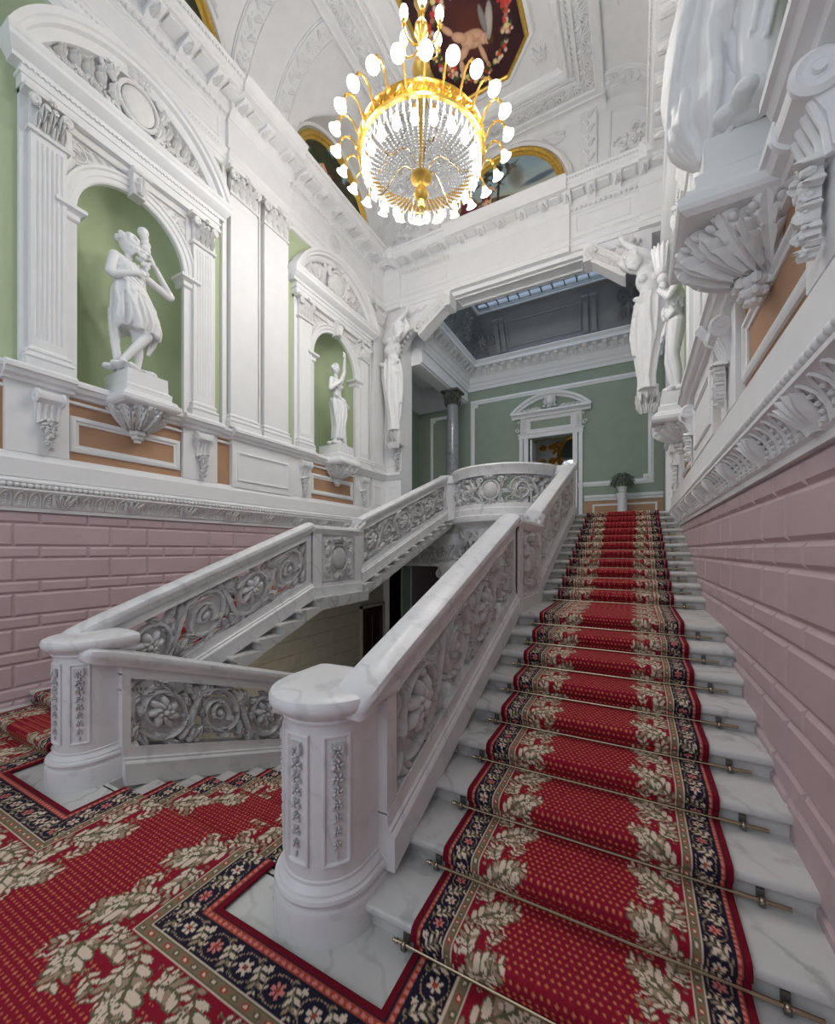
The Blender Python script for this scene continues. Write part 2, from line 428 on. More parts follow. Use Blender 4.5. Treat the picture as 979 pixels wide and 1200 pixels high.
def pink_blocks(mp, name, s0, s1, zb):
    mb = MB(mp); mb.box(s0, s1, zb, 2.14, -0.03, -0.002)
    z = 2.10; rows = []; tall = False
    while z > zb:
        h = 0.235 if tall else 0.125
        rows.append((max(zb, z-h), z, tall)); z -= h; tall = not tall
    for ri, (a, b, t) in enumerate(rows):
        if b-a < 0.04: continue
        if t:
            segs = []; x = s0-0.45; k = 0
            x = 1.69-1.28*3
            while x < s1:
                segs.append((x, x+0.86)); segs.append((x+0.86, x+1.28)); x += 1.28
        else:
            x = 1.90-0.425*8; segs = []
            while x < s1: segs.append((x, x+0.425)); x += 0.425
        for p, q in segs:
            p = max(p, s0); q = min(q, s1)
            if q-p < 0.03: continue
            g = 0.003
            mb.frustum(p+g, q-g, a+g, b-g, -0.002, 0.017, 0.022)
    struct(mb.build(name, 'pink', smooth=0))

def dado_cornice(mp, name, s0, s1, side):
    mb = MB(mp)
    prof = [(-0.02, 2.10), (0.035, 2.10), (0.035, 2.135), (0.05, 2.15), (0.055, 2.19), (0.075, 2.24), (0.11, 2.28), (0.135, 2.30),
            (0.15, 2.305), (0.15, 2.325), (0.12, 2.33), (0.12, 2.375), (0.14, 2.385), (0.14, 2.40), (0.05, 2.46), (-0.02, 2.46)]
    mb.ext(prof, s0, s1)
    o = struct(mb.build(name, 'plaster'))
    bd = MB(mp); p = 0.052; k = 0
    while s0+p*k < s1:     # rope of beads
        m = Matrix.Rotation(0.45, 3, 'Z')
        bd.ell((s0+p*(k+0.5), 2.352, 0.135), (p*0.52, 0.027, 0.029), 9, 6, rot=0.6); k += 1
    k = 0; p = 0.115
    while s0+p*k < s1:     # arches with bead drops in the hollow
        c = s0+p*(k+0.5)
        for sx in (-1, 1):
            bd.tube([(c+sx*p*0.40, 2.15, 0.055), (c+sx*p*0.42, 2.20, 0.066), (c+sx*p*0.36, 2.25, 0.092), (c+sx*p*0.18, 2.285, 0.125), (c, 2.295, 0.135)],
                    [0.007, 0.008, 0.009, 0.009, 0.008], 5)
        for j in range(4):
            t = j/3; bd.ell((c, 2.165+0.085*t, 0.062+0.035*t*t), (0.014, 0.012, 0.012), 6, 4)
        if k % 6 == 2:
            for q in (-1.1, -0.4, 0.4, 1.1):
                bd.push(lambda s, h, d: (s, h, d+max(0, (h-2.17))*0.75))
                leaf(bd, c+q*0.032, 2.14, pi/2-q*0.3, 0.15, 0.028, curl=-q*0.3, lift=0.026, base=0.05, n=6)
                bd.pop()
        k += 1
    b = bd.build(name, 'plaster_relief'); struct(b)

def wall_zone(mp, name, side):
    """white, ochre-panelled zone between dado cornice and pilaster bases"""
    mb = MB(mp)
    mb.box(-1.0, 8.5, 2.42, 3.58, -0.03, 0.0)
    mb.ext([(0, 2.40), (0.10, 2.44), (0.10, 2.62), (0.07, 2.66), (0.05, 2.70), (0, 2.70)], -1.0, 8.5)
    piers = []
    for c, k in BAYS:
        piers += [(c-1.20*k, c-0.68*k), (c+0.60*k, c+1.12*k)]
    blocks = [(4.17, 5.40), (7.93, 8.5), (-1.0, 0.9)]
    for a, b in piers: mb.box(a, b, 2.70, 3.44, 0, 0.06)
    for a, b in blocks: mb.box(a, b, 2.68, 3.44, 0, 0.08)
    # raised frames on the blocks under the tall pilasters
    for a, b in blocks[:2]:
        for w in (0.0,):
            frame(mb, a+0.09, b-0.09, 2.78, 3.24, 0.08, 0.045, 0.02)
    cor = [(0, 3.40), (0.04, 3.41), (0.05, 3.44), (0.09, 3.46), (0.11, 3.50), (0.13, 3.51), (0.13, 3.55), (0.10, 3.58), (0, 3.59)]
    mb.ext(cor, -1.0, 8.5)
    for a, b in piers+blocks:
        e = 0.10 if (b-a) > 0.6 or b >= 8.5 else 0.09
        mb.ext([(d+e*0.75 if d > 0 else 0, h) for d, h in cor], a-0.03, min(b+0.03, 8.5))
    mb.ext([(0, 3.325), (0.035, 3.33), (0.04, 3.345), (0.035, 3.36), (0, 3.365)], -1.0, 8.5)
    struct(mb.build(name, 'plaster'))
    ob = MB(mp)
    ob.box(2.0, 3.5, 2.70, 3.40, 0, 0.006); ob.box(3.9, 4.18, 2.70, 3.40, 0, 0.006)
    ob.box(5.38, 5.6, 2.70, 3.40, 0, 0.006); ob.box(5.9, 7.4, 2.70, 3.40, 0, 0.006); ob.box(7.80, 7.95, 2.70, 3.40, 0, 0.006)
    ob.box(0.9, 1.65, 2.70, 3.40, 0, 0.006)
    struct(ob.build(name, 'orange', smooth=0))
def frame(mb, a, b, z0, z1, d, w, t):
    """picture-frame moulding"""
    def ring(i, dd): return [(a+i, z0+i, dd), (b-i, z0+i, dd), (b-i, z1-i, dd), (a+i, z1-i, dd)]
    mb.loft([ring(0, d), ring(0, d+t*0.6), ring(w*0.25, d+t), ring(w*0.55, d+t), ring(w*0.7, d+t*0.5), ring(w, d+t*0.4), ring(w, d)], True, False)

def fluted_shaft(mb, s0, s1, z0, z1, d, n=6):
    w = s1-s0; e = w*0.10; fw = (w-2*e)/n
    def ring(z, depth):
        r = [(s0, z, 0), (s0, z, d), (s0+e, z, d)]
        for i in range(n):
            x = s0+e+fw*i
            for q in (0.12, 0.3, 0.5, 0.7, 0.88): r.append((x+fw*q, z, d-depth*sin(pi*(q-0.12)/0.76)))
            r.append((x+fw, z, d))
        r += [(s1, z, d), (s1, z, 0)]
        return r
    mb.loft([ring(z0, 0), ring(z0+0.08, 0), ring(z0+0.10, fw*0.4), ring(z1-0.10, fw*0.4), ring(z1-0.08, 0), ring(z1, 0)])
def pil_base(mb, s0, s1, z0, z1, d):
    H = z1-z0
    prof = [(0.055, 0), (0.055, 0.35), (0.04, 0.36), (0.055, 0.45), (0.05, 0.56), (0.03, 0.60), (0.025, 0.70), (0.035, 0.76), (0.03, 0.88), (0.008, 0.94), (0.0, 1.0)]
    rings = []
    for e, t in prof: rings.append([(s0-e, z0+H*t, 0), (s0-e, z0+H*t, d+e), (s1+e, z0+H*t, d+e), (s1+e, z0+H*t, 0)])
    mb.loft(rings)
def pilaster(mp, s0, s1, zb, zs, zc, zt, d, fluted, label, group, cat='pilaster'):
    root = thing('fluted_pilaster' if fluted else 'pilaster', mp((s0+s1)/2, zb, 0), label, cat, group)
    b = MB(mp); pil_base(b, s0, s1, zb, zs, d); b.build('base', 'plaster', root)
    b = MB(mp)
    if fluted: fluted_shaft(b, s0, s1, zs, zc, d)
    else: b.box(s0, s1, zs, zc, 0, d)
    b.build('shaft', 'plaster', root)
    b = MB(mp); capital(b, s0, s1, zc, zt, d); b.build('capital', 'plaster_relief', root)
    return root

def bay(mp, c, k, side, near):
    which = ('nearer' if near else 'farther'); wl = side
    # pilasters flanking the niche
    for sg in (-1, 1):
        sc = c+sg*0.87*k; w = 0.15*k
        bk = MB(mp); bk.box(sc-w-0.07, sc+w+0.07, 3.58, 6.40, 0, 0.05)
        pil = pilaster(mp, sc-w, sc+w, 3.58, 3.80, 6.02, 6.40, 0.11, True,
                 'fluted pilaster on the %s of the %s niche, %s wall' % (
                 ('camera side' if sg < 0 else 'arch side'), which, wl), 'fluted pilasters beside the niches')
        bk.build('backing_strip', 'plaster', pil)
        # console under it
        cx = sc; t = thing('wall_console', mp(cx, 2.72, 0), 'scroll console with fruit drop on the %s below the %s niche, %s wall' % (
            ('camera side' if sg < 0 else 'arch side'), which, wl), 'console', 'scroll consoles below the niche pilasters')
        b = MB(mp); ww = 0.105*k
        b.ext([(0.05, 3.02), (0.075, 3.05), (0.09, 3.16), (0.13, 3.24), (0.17, 3.27), (0.18, 3.31), (0.17, 3.35), (0.05, 3.37)], cx-ww, cx+ww)
        for e in (-1, 1):
            for q in range(2):
                b.lathe([(0.001, -0.012), (0.055-0.02*q, -0.012), (0.055-0.02*q, 0.012), (0.001, 0.012)], (0, 0, 0), 14) if False else None
            b.push(lambda s, h, d, e=e: (cx+e*(ww+0.005)+d*e, h, s))
            b.tube([(0.115+0.055*(1-0.8*i/15)*cos(-pi/2-2*pi*1.4*i/15), 3.30+0.055*(1-0.8*i/15)*sin(-pi/2-2*pi*1.4*i/15), 0) for i in range(16)], 0.012, 6)
            b.pop()
        for e in (-1, 1):
            b.push(lambda s, h, d, e=e: (cx+e*(ww-0.01)+e*d, h, s)); 
            b.lathe([(0.001, 0.0), (0.075, 0.0), (0.078, 0.02), (0.06, 0.032), (0.045, 0.024), (0.02, 0.024), (0.018, 0.04), (0.001, 0.042)], (0.115, 3.30, 0), 20); b.pop()
        for q in range(4): b.tube([(cx-ww*0.78+q*ww*0.52, 3.03, 0.075), (cx-ww*0.78+q*ww*0.52, 3.13, 0.088), (cx-ww*0.78+q*ww*0.52, 3.23, 0.125)], 0.014, 6)
        b.build('scroll', 'plaster', t)
        b = MB(mp); garland(b, cx, 2.76, 3.04, 0.17, 0.10, 5); rosette(b, cx, 3.02, 0.07, 0.12, 6); b.build('fruit_drop', 'plaster_relief', t)
    # niche surround
    r = NR*k
    t = thing('niche_surround', mp(c, Z0N, 0), 'white arched moulding framing the %s green niche of the %s wall' % (which, wl), 'niche surround')
    b = MB(mp); n = 32; rings = []
    prof = [(0.0, 0.0), (0.0, 0.05), (0.015, 0.065), (0.06, 0.065), (0.07, 0.08), (0.12, 0.08), (0.135, 0.10), (0.16, 0.10), (0.16, 0.0)]
    for i in range(n+1):
        a = pi*i/n; rings.append([(c-(r+e)*cos(a), SPR+(r+e)*sin(a), d) for e, d in prof])
    b.loft(rings); b.build('archivolt', 'plaster', t)
    for sg in (-1, 1):
        b = MB(mp); x0 = c+sg*r; x1 = c+sg*(r+0.14)
        lo, hi = min(x0, x1), max(x0, x1)
        b.box(lo, hi, Z0N, SPR-0.16, -0.02, 0.06)
        pr = [(0.0, -0.16), (0.02, -0.14), (0.02, -0.09), (0.05, -0.06), (0.07, -0.05), (0.07, -0.01), (0.0, 0.0)]
        b.loft([[(lo-e, SPR+h, -0.12), (lo-e, SPR+h, 0.07+e), (hi+e, SPR+h, 0.07+e), (hi+e, SPR+h, -0.12)] for e, h in pr])
        b.build('impost', 'plaster', t)
    b = MB(mp)     # keystone
    b.loft([[(c-0.07, SPR+r-0.03, 0), (c-0.07, SPR+r-0.03, 0.14), (c+0.07, SPR+r-0.03, 0.14), (c+0.07, SPR+r-0.03, 0)],
            [(c-0.10, SPR+r+0.24, 0), (c-0.10, SPR+r+0.24, 0.20), (c+0.10, SPR+r+0.24, 0.20), (c+0.10, SPR+r+0.24, 0)]])
    leaf(b, c, SPR+r-0.02, pi/2, 0.22, 0.07, curl=0, lift=0.05, base=0.16); b.tube([(c-0.11, SPR+r+0.22, 0.19), (c+0.11, SPR+r+0.22, 0.19)], 0.035, 10)
    b.build('keystone', 'plaster_relief', t)
    b = MB(mp)     # spandrels
    b.box(c-0.70*k, c+0.70*k, 6.31, 6.42, 0, 0.06)
    nn = 24; e = r+0.10; ar = [(c-e*cos(pi*i/nn), SPR+e*sin(pi*i/nn)) for i in range(nn+1)]     # plaster field behind the carving
    ar = [(c-0.73*k, SPR)]+ar+[(c+0.73*k, SPR)]
    b.loft([[(x, z, 0.022) for x, z in ar], [(x, 6.34, 0.022) for x, z in ar]], False, False)
    for sg in (-1, 1):
        p = spiral(b, c+sg*0.60*k, 6.16, 0.11, pi/2, 1.5, 0.015, 0.01, sg, 0.15, 18, 0.02)
        acanthus_run(b, p, 0.12, 0.035, 3, -sg, lift=0.03, base=0.0)
        for q in range(5):
            x = 0.16+0.09*q
            leaf(b, c+sg*x*k, SPR+sqrt(max(0, (r+0.17)**2-(x*k)**2))+0.02, 0.9 if sg > 0 else pi-0.9, 0.13, 0.035, curl=-sg*0.8, lift=0.03)
            leaf(b, c+sg*0.62*k, 6.05-0.07*q, pi/2+sg*0.6, 0.12, 0.03, curl=sg*0.6, lift=0.03)
    b.build('spandrel_carving', 'plaster_relief', t)
    # entablature and segmental pediment
    t = thing('pediment', mp(c, 6.42, 0), 'white curved pediment with carved shield above the %s niche of the %s wall' % (which, wl), 'pediment')
    hw = 1.10*k; b = MB(mp)
    b.box(c-hw, c+hw, 6.40, 6.62, 0, 0.13)
    b.box(c-hw-0.02, c+hw+0.02, 6.50, 6.53, 0, 0.145)
    cp = [(0, 6.60), (0.15, 6.60), (0.155, 6.64), (0.19, 6.66), (0.24, 6.70), (0.25, 6.71), (0.25, 6.76), (0.27, 6.78), (0.28, 6.81), (0, 6.83)]
    b.loft([[(c-hw-d*0.5 if d else c-hw, h, 0.0), (c-hw-d*0.5, h, d), (c+hw+d*0.5, h, d), (c+hw+d*0.5, h, 0.0)] for d, h in cp])
    k2 = 0.0
    x = c-hw
    while x < c+hw: b.box(x, x+0.022, 6.585, 6.605, 0.13, 0.15); x += 0.045
    b.build('entablature', 'plaster', t)
    b = MB(mp); hb = hw+0.14; rise = 0.86
    R = (hb*hb+rise*rise)/(2*rise); zc = 6.80+rise-R; aa = math.asin(hb/R); rings = []
    pr = [(-0.19, 0.0), (-0.19, 0.12), (-0.16, 0.15), (-0.11, 0.16), (-0.10, 0.22), (-0.06, 0.23), (-0.05, 0.26), (0.0, 0.28), (0.0, 0.0)]
    for i in range(33):
        a = -aa+2*aa*i/32
        rings.append([(c+(R+e)*sin(a), zc+(R+e)*cos(a), d) for e, d in pr])
    b.loft(rings)
    b.build('curved_cornice', 'plaster', t)
    b = MB(mp); n = 24   # tympanum sheet
    pts = [(c+(R-0.15)*sin(-aa+2*aa*i/n), zc+(R-0.15)*cos(-aa+2*aa*i/n)) for i in range(n+1)]
    b.loft([[(x, 6.81, 0.03) for x, z in pts], [(x, max(6.81, z), 0.03) for x, z in pts]], False, False)
    b.build('tympanum', 'plaster', t)
    b = MB(mp); cartouche(b, c, 7.21, 0.74, 0.74, 0.12)
    for sg in (-1, 1):
        for q in range(6):
            x = 0.36+q*0.13; zt = zc+sqrt((R-0.25)**2-(x*k)**2)
            rosette(b, c+sg*x*k, 6.95+max(0, (zt-6.95))*0.35, 0.055, 0.08, 5, q)
            leaf(b, c+sg*x*k, 6.90+max(0, (zt-6.95))*0.3, pi/2-sg*0.9, 0.19, 0.05, curl=-sg*0.8, lift=0.05, base=0.04)
            leaf(b, c+sg*x*k, 6.86, pi/2-sg*1.4, 0.15, 0.04, curl=sg*0.6, lift=0.04, base=0.04)
            if q < 4: leaf(b, c+sg*(x-0.02)*k, 7.02+max(0, (zt-7.02))*0.35, pi/2-sg*0.5, 0.24-0.03*q, 0.06, curl=sg*1.0, lift=0.07, base=0.05, lobes=3, n=9); b.ell((c+sg*(x+0.05)*k, 6.92, 0.10), (0.055, 0.045, 0.05), 8, 6)
        spiral(b, c+sg*0.33, 7.42, 0.10, 0, 1.4, 0.03, 0.015, sg, 0.2, 16, 0.10)
    b.build('shield_carving', 'plaster_relief', t)
    # statue bracket
    t = thing('statue_bracket', mp(c, 3.0, 0), 'moulded bracket with leafy corbel under the %s statue of the %s wall' % (which, wl), 'bracket')
    b = MB(mp)
    pr = [(0.30, 3.42, 0.42), (0.33, 3.44, 0.45), (0.34, 3.46, 0.46), (0.34, 3.50, 0.46), (0.31, 3.52, 0.43), (0.30, 3.55, 0.42), (0.265, 3.57, 0.38), (0.26, 3.60, 0.375), (0.265, 3.64, 0.38), (0.235, 3.67, 0.34), (0.23, 3.84, 0.335)]
    hwk = 1.0
    b.loft([[(c-w, h, -0.2), (c-w, h, d), (c+w, h, d), (c+w, h, -0.2)] for w, h, d in pr])
    b.build('plinth', 'plaster', t, smooth=20)
    b = MB(mp)      # corbel of leaves
    def corb(s, h, d):   # s = angle, h height, d offset -> half bowl
        tt = max(0, min(1, (h-3.16)/0.26)); rr = 0.06+0.20*tt**0.7+d
        return (c+rr*cos(s)*1.05, h, 0.0+rr*sin(s)*1.45)
    rings = []
    for q in range(8):
        h = 3.16+0.26*q/7; rings.append([corb(pi*j/16, h, 0) for j in range(17)])
    b.loft(rings, False, False)
    b.push(lambda s, h, d: corb(s, h, d))
    for q in range(7):
        leaf(b, pi*(q+0.5)/7, 3.16, pi/2, 0.29, 0.25, curl=0.0, lift=0.045, base=0.0, lobes=4, n=17)
    for q in range(6):
        leaf(b, pi*(q+1)/7, 3.16, pi/2, 0.21, 0.15, curl=0.0, lift=0.075, base=0.01, lobes=3, n=13)
    for q in range(7):
        for e in (-1, 1): 
            b.ell((pi*(q+0.5)/7+e*0.13, 3.375, 0.055), (0.05, 0.02, 0.02), 8, 5); b.ell((pi*(q+0.5)/7+e*0.07, 3.30, 0.05), (0.025, 0.012, 0.012), 6, 4)
    b.pop()
    b.lathe([(0.001, -0.13), (0.05, -0.12), (0.085, -0.09), (0.09, -0.06), (0.06, -0.03), (0.08, -0.01), (0.08, 0.01), (0.05, 0.03)], (0, 0, 0), 12) if False else None
    for h, rr in ((3.145, 0.085), (3.09, 0.065), (3.045, 0.04)):
        b.ell((c, h, 0.09), (rr, rr*0.5, rr), 12, 6)
        for q in range(6):
            a = q*pi/3; b.ell((c+rr*0.8*cos(a), h, 0.09+rr*0.8*sin(a)), (rr*0.35, rr*0.4, rr*0.35), 6, 4)
    b.build('leafy_corbel', 'plaster_relief', t)
    b = MB(mp)
    frame(b, c-0.66*k, c+0.58*k, 2.80, 3.20, 0.006, 0.085, 0.03)
    struct(b.build('trim_1', 'plaster'))
    # white inner frame round the wall bay
    
def entablature(mp, name, s0, s1, breaks, roundels, wall, mitre=True):
    e_ = 0.004 if wall == 'back' else 0.0
    mp0 = mp; mp = lambda s, h, d: mp0(s, h-e_, d)
    b = MB(mp)
    m = 1.0 if mitre else 0.0
    arch = [(0, 7.55), (0.05, 7.55), (0.05, 7.64), (0.065, 7.65), (0.065, 7.74), (0.08, 7.75), (0.10, 7.78), (0.10, 7.80), (0.05, 7.82), (0.05, 8.28), (0, 8.28)]
    b.ext(arch, s0, s1)
    cor = [(0, 8.27), (0.06, 8.27), (0.07, 8.30), (0.11, 8.35), (0.11, 8.37), (0.13, 8.38), (0.13, 8.50), (0.42, 8.50), (0.42, 8.58), (0.44, 8.59), (0.45, 8.63), (0.50, 8.68), (0.50, 8.70), (0.0, 8.72)]
    b.ext(cor, s0, s1)
    for a, c in breaks:
        b.ext([(0, 7.543), (0.11, 7.543), (0.11, 7.64), (0.125, 7.65), (0.125, 7.74), (0.15, 7.77), (0.15, 7.80), (0.11, 7.82), (0.11, 8.28), (0, 8.28)], a, c)
        b.ext([(0, 8.27), (0.12, 8.27), (0.17, 8.35), (0.19, 8.38), (0.19, 8.488), (0.48, 8.488), (0.48, 8.585), (0.51, 8.635), (0.56, 8.685), (0.56, 8.71), (0, 8.726)], a, c)
    edges = sorted([s0]+[x for br in breaks for x in br]+[s1])
    for i in range(0, len(edges)-1, 2):
        a, c = edges[i], edges[i+1]
        if c-a > 0.6:
            if c-a > 2 and roundels:
                mid = (a+c)/2
                frame(b, a+0.12, mid-0.28, 7.90, 8.20, 0.05, 0.03, 0.015); frame(b, mid+0.28, c-0.12, 7.90, 8.20, 0.05, 0.03, 0.015)
            else: frame(b, a+0.12, c-0.12, 7.90, 8.20, 0.05, 0.03, 0.015)
    o = struct(b.build(name, 'plaster'))
    b = MB(mp)
    for i in range(0, len(edges)-1, 2):
        a, c = edges[i], edges[i+1]
        if c-a > 2 and roundels:
            mid = (a+c)/2
            b.tube([(mid+0.17*cos(q*pi/12), 8.05+0.15*sin(q*pi/12), 0.06) for q in range(25)], 0.016, 6)
            rosette(b, mid, 8.05, 0.10, 0.06, 8); rosette(b, mid, 8.05, 0.055, 0.08, 6)
    p = 0.085; n = int((s1-s0)/p)
    for i in range(n):      # egg and dart
        x = s0+p*(i+0.5)
        b.ell((x, 8.325, 0.095), (p*0.32, 0.035, 0.03), 7, 5)
        b.tube([(x+p*0.46*cos(q), 8.335-0.046*sin(q), 0.09) for q in (0.1, 0.8, 1.57, 2.3, 3.04)], 0.007, 4)
    p = 0.05; n = int((s1-s0)/p)
    for i in range(n):      # small leaves on the crown and architrave
        x = s0+p*(i+0.5)
        b.ell((x, 8.645, 0.475), (p*0.40, 0.03, 0.012), 6, 4)
        b.ell((x, 7.775, 0.095), (p*0.36, 0.016, 0.012), 5, 4)
    struct(b.build(name, 'plaster_relief'))
    # brackets under the crown
    proto = None; p = 0.43; n = int((s1-s0-0.2)/p); first = s0+((s1-s0)-p*(n-1))/2
    for i in range(n):
        x = first+p*i
        if proto is None:
            t = bpy.data.objects.new('cornice_bracket', None); COL.objects.link(t); t.location = mp(x, 8.36, 0)
            b = MB(mp)
            b.ext([(0.12, 8.37), (0.17, 8.385), (0.20, 8.42), (0.27, 8.44), (0.37, 8.45), (0.40, 8.47), (0.40, 8.50), (0.12, 8.50)], x-0.075, x+0.075)
            b.box(x-0.085, x+0.085, 8.485, 8.505, 0.12, 0.41)
            b.build('scroll_block', 'plaster', t)
            b = MB(lambda s, h, d: mp(s, d, h)); 
            leaf(b, x, 0.15, pi/2, 0.24, 0.055, curl=0, lift=-0.03, base=8.43, lobes=3, n=7, back=8.46)
            b.build('leaf', 'plaster_relief', t)
            b = MB(lambda s, h, d: mp(s, d, h))
            b.box(x+0.12, x+0.31, 0.20, 0.37, 8.468, 8.495); b.build('coffer', 'plaster', t)
            proto = t
        else:
            t = copy_tree(proto); t.location = mp(x, 8.36, 0)
        t.parent = o; t.location = Vector(t.location)-o.location
    return o

for mp, nm, wl in ((WL, 'wall_left', 'left'), (WR, 'wall_right', 'right')):
    niche_wall(mp, nm, wl)
    pink_blocks(mp, nm, -1.0, 8.5 if wl == 'left' else 8.0, 0.0)
    dado_cornice(mp, 'trim_2', 0.4, 8.42 if wl == 'left' else 8.0, wl)
    wall_zone(mp, nm, wl)
    for (c, k), near in zip(BAYS, (True, False)): bay(mp, c, k, wl, near)
    pilaster(mp, 4.13, 4.61, 3.58, 3.80, 7.17, 7.55, 0.10, False, 'tall plain white pilaster of the %s wall, the one next to the nearer niche' % wl, 'tall pilasters on the side walls')
    pilaster(mp, 4.77, 5.27, 3.58, 3.80, 7.17, 7.55, 0.10, False, 'tall plain white pilaster of the %s wall, the one next to the farther niche' % wl, 'tall pilasters on the side walls')
    pilaster(mp, 7.98, 8.40, 3.58, 3.80, 7.17, 7.55, 0.10, False, 'tall plain white pilaster in the corner where the %s wall meets the arch wall' % wl, 'tall pilasters on the side walls')
    b = MB(mp)
    for a, c in ((4.02, 4.09), (4.65, 4.68), (4.70, 4.73), (5.31, 5.35), (7.90, 7.94), (8.42, 8.50)): b.box(a, c, 3.58, 7.55, 0, 0.05)
    b.box(0.6, 1.45, 3.58, 7.55, 0, 0.03) if False else None
    struct(b.build(nm, 'plaster'))
    entablature(mp, 'trim_3', -0.5, 8.5, [(4.08, 5.32), (7.93, 8.5)], True, wl)

# ------------------------------------------------------------------ stairs
FW_R = (-1.30, XR); FW_L = (XL, -3.62)
def step_profile(last_depth, bottom=-0.165):
    T = last_depth
    return [(0.0, -0.022), (0.003, -0.008), (0.014, 0.0), (T+0.05, 0.0), (T+0.05, -0.05), (0.045, bottom), (0.045, -0.060), (0.032, -0.056), (0.028, -0.046), (0.010, -0.043), (0.002, -0.035)]
def flight(name, x0, x1, label):
    t = thing(name, ((x0+x1)/2, Y1, 0), label, 'staircase')
    for k in range(1, 21):
        lower = k <= 9
        y = Y1+(k-1)*TREAD if lower else YU+(k-10)*TRU
        z = k*RISE; dep = TREAD if k < 9 else (YU-YLAND if k == 9 else TRU)
        if k == 20: dep = 0.25
        pr = step_profile(dep)
        if k == 1: pr[5] = (0.045, -RISE); pr[4] = (dep+0.05, -RISE)
        if k == 9: pr = pr[:4]+[(dep+0.05, -0.14), (0.05, -0.16)]+pr[6:]
        b = MB(); b.loft([[(x0, y+a, z+h) for a, h in pr], [(x1, y+a, z+h) for a, h in pr]])
        b.build('landing' if k == 9 else 'step', 'marble_step', t, smooth=50)
    return t
stair_r = flight('rising_staircase', *FW_R, 'white marble stair rising along the right wall')
stair_l = flight('rising_staircase', *FW_L, 'white marble stair rising along the left wall')
b = MB()
b.box(XL, XR, -3.0, YD-0.04, -0.25, 0.0)
b.box(XL, -3.39, YD-0.04, 2.0, -0.25, 0.0); b.box(-1.53, XR, YD-0.04, 2.0, -0.25, 0.0)
struct(b.build('floor', 'marble_step'))
t = thing('descending_staircase', (-2.46, YD, -0.2), 'white marble stair descending between the two newel posts', 'staircase')
for k in range(0, 14):      # nosing of each step faces away from the landing
    y = YD+TD*k; z = -RISE*k
    pr = [(y-h_, z+v_) for h_, v_ in step_profile(TD)]
    if k == 0: pr = [(y-h_, z+v_) for h_, v_ in [(0.0, -0.022), (0.003, -0.008), (0.014, 0.0), (0.05, 0.0), (0.05, -0.2), (0.032, -0.2), (0.032, -0.056), (0.028, -0.046), (0.010, -0.043), (0.002, -0.035)]]
    xa_, xb_ = (-3.389, -1.531) if k == 0 else (-3.40, -1.52)
    b = MB(); b.loft([[(xa_, q, w_) for q, w_ in pr], [(xb_, q, w_) for q, w_ in pr]]); b.build('step', 'marble_step', t, smooth=50)

# ------------------------------------------------------------------ balustrades
def slope(mb, prof, y0, y1, zf, xc, m=1):
    mb.loft([[(xc+a, y, zf(y)+h) for a, h in prof] for y in ([y0, y1] if m == 1 else [y0+(y1-y0)*i/m for i in range(m+1)])])
RAILP = [(-0.085, 0.86), (-0.09, 0.885), (-0.10, 0.905), (-0.108, 0.93), (-0.10, 0.96), (-0.06, 0.978), (0, 0.985), (0.06, 0.978), (0.10, 0.96), (0.108, 0.93), (0.10, 0.905), (0.09, 0.885), (0.085, 0.86)]
BASEP = [(-0.105, -0.03), (-0.105, 0.13), (-0.095, 0.145), (-0.085, 0.15), (-0.085, 0.165), (-0.072, 0.175), (-0.065, 0.20), (-0.065, 0.24),
         (0.065, 0.24), (0.065, 0.20), (0.072, 0.175), (0.085, 0.165), (0.085, 0.15), (0.095, 0.145), (0.105, 0.13), (0.105, -0.03)]
def balustrade_run(root, y0, y1, zf, xc, n, seed, stile=0.10, quality=1.0, name='carved_scroll_panel', ry0=None):
    b = MB(); slope(b, BASEP, y0, y1, zf, xc); b.build('plinth', 'marble', root)
    b = MB()
    if ry0 is None: slope(b, RAILP, y0, y1, zf, xc)
    else:
        rs = []
        for dy, sc, dz in ((-0.05, 0.35, -0.03), (-0.035, 0.7, -0.025), (-0.01, 0.92, -0.015), (0.03, 1, -0.01), (0.12, 1, -0.004), (0.24, 1, 0)):
            y = ry0+dy; rs.append([(xc+a*sc, y, zf(y)+0.92+(h-0.92)*sc+dz) for a, h in RAILP])
        rs.append([(xc+a, y1, zf(y1)+h) for a, h in RAILP]); b.loft(rs)
    b.build('handrail', 'marble', root)
    b = MB()
    slope(b, [(-0.06, 0.79), (-0.06, 0.865), (0.06, 0.865), (0.06, 0.79)], y0, y1, zf, xc)
    for a, c in ((y0, y0+stile), (y1-stile, y1)): slope(b, [(-0.062, 0.235), (-0.062, 0.80), (0.062, 0.80), (0.062, 0.235)], a, c, zf, xc)
    for sg in (-1, 1):   # fine inner frame line
        slope(b, [(sg*0.055, 0.24), (sg*0.066, 0.24), (sg*0.066, 0.255), (sg*0.055, 0.255)], y0+stile, y1-stile, zf, xc)
        slope(b, [(sg*0.055, 0.775), (sg*0.066, 0.775), (sg*0.066, 0.79), (sg*0.055, 0.79)], y0+stile, y1-stile, zf, xc)
    b.build('frame', 'marble', root)
    s0 = y0+stile
    b = MB(lambda s, h, d: (xc+d, s0+s, zf(s0+s)+0.24+h))
    scroll_panel(b, y1-y0-2*stile, 0.55, n, 0.11, True, True, seed, quality)
    b.build(name, 'marble_carve', root, smooth=50)
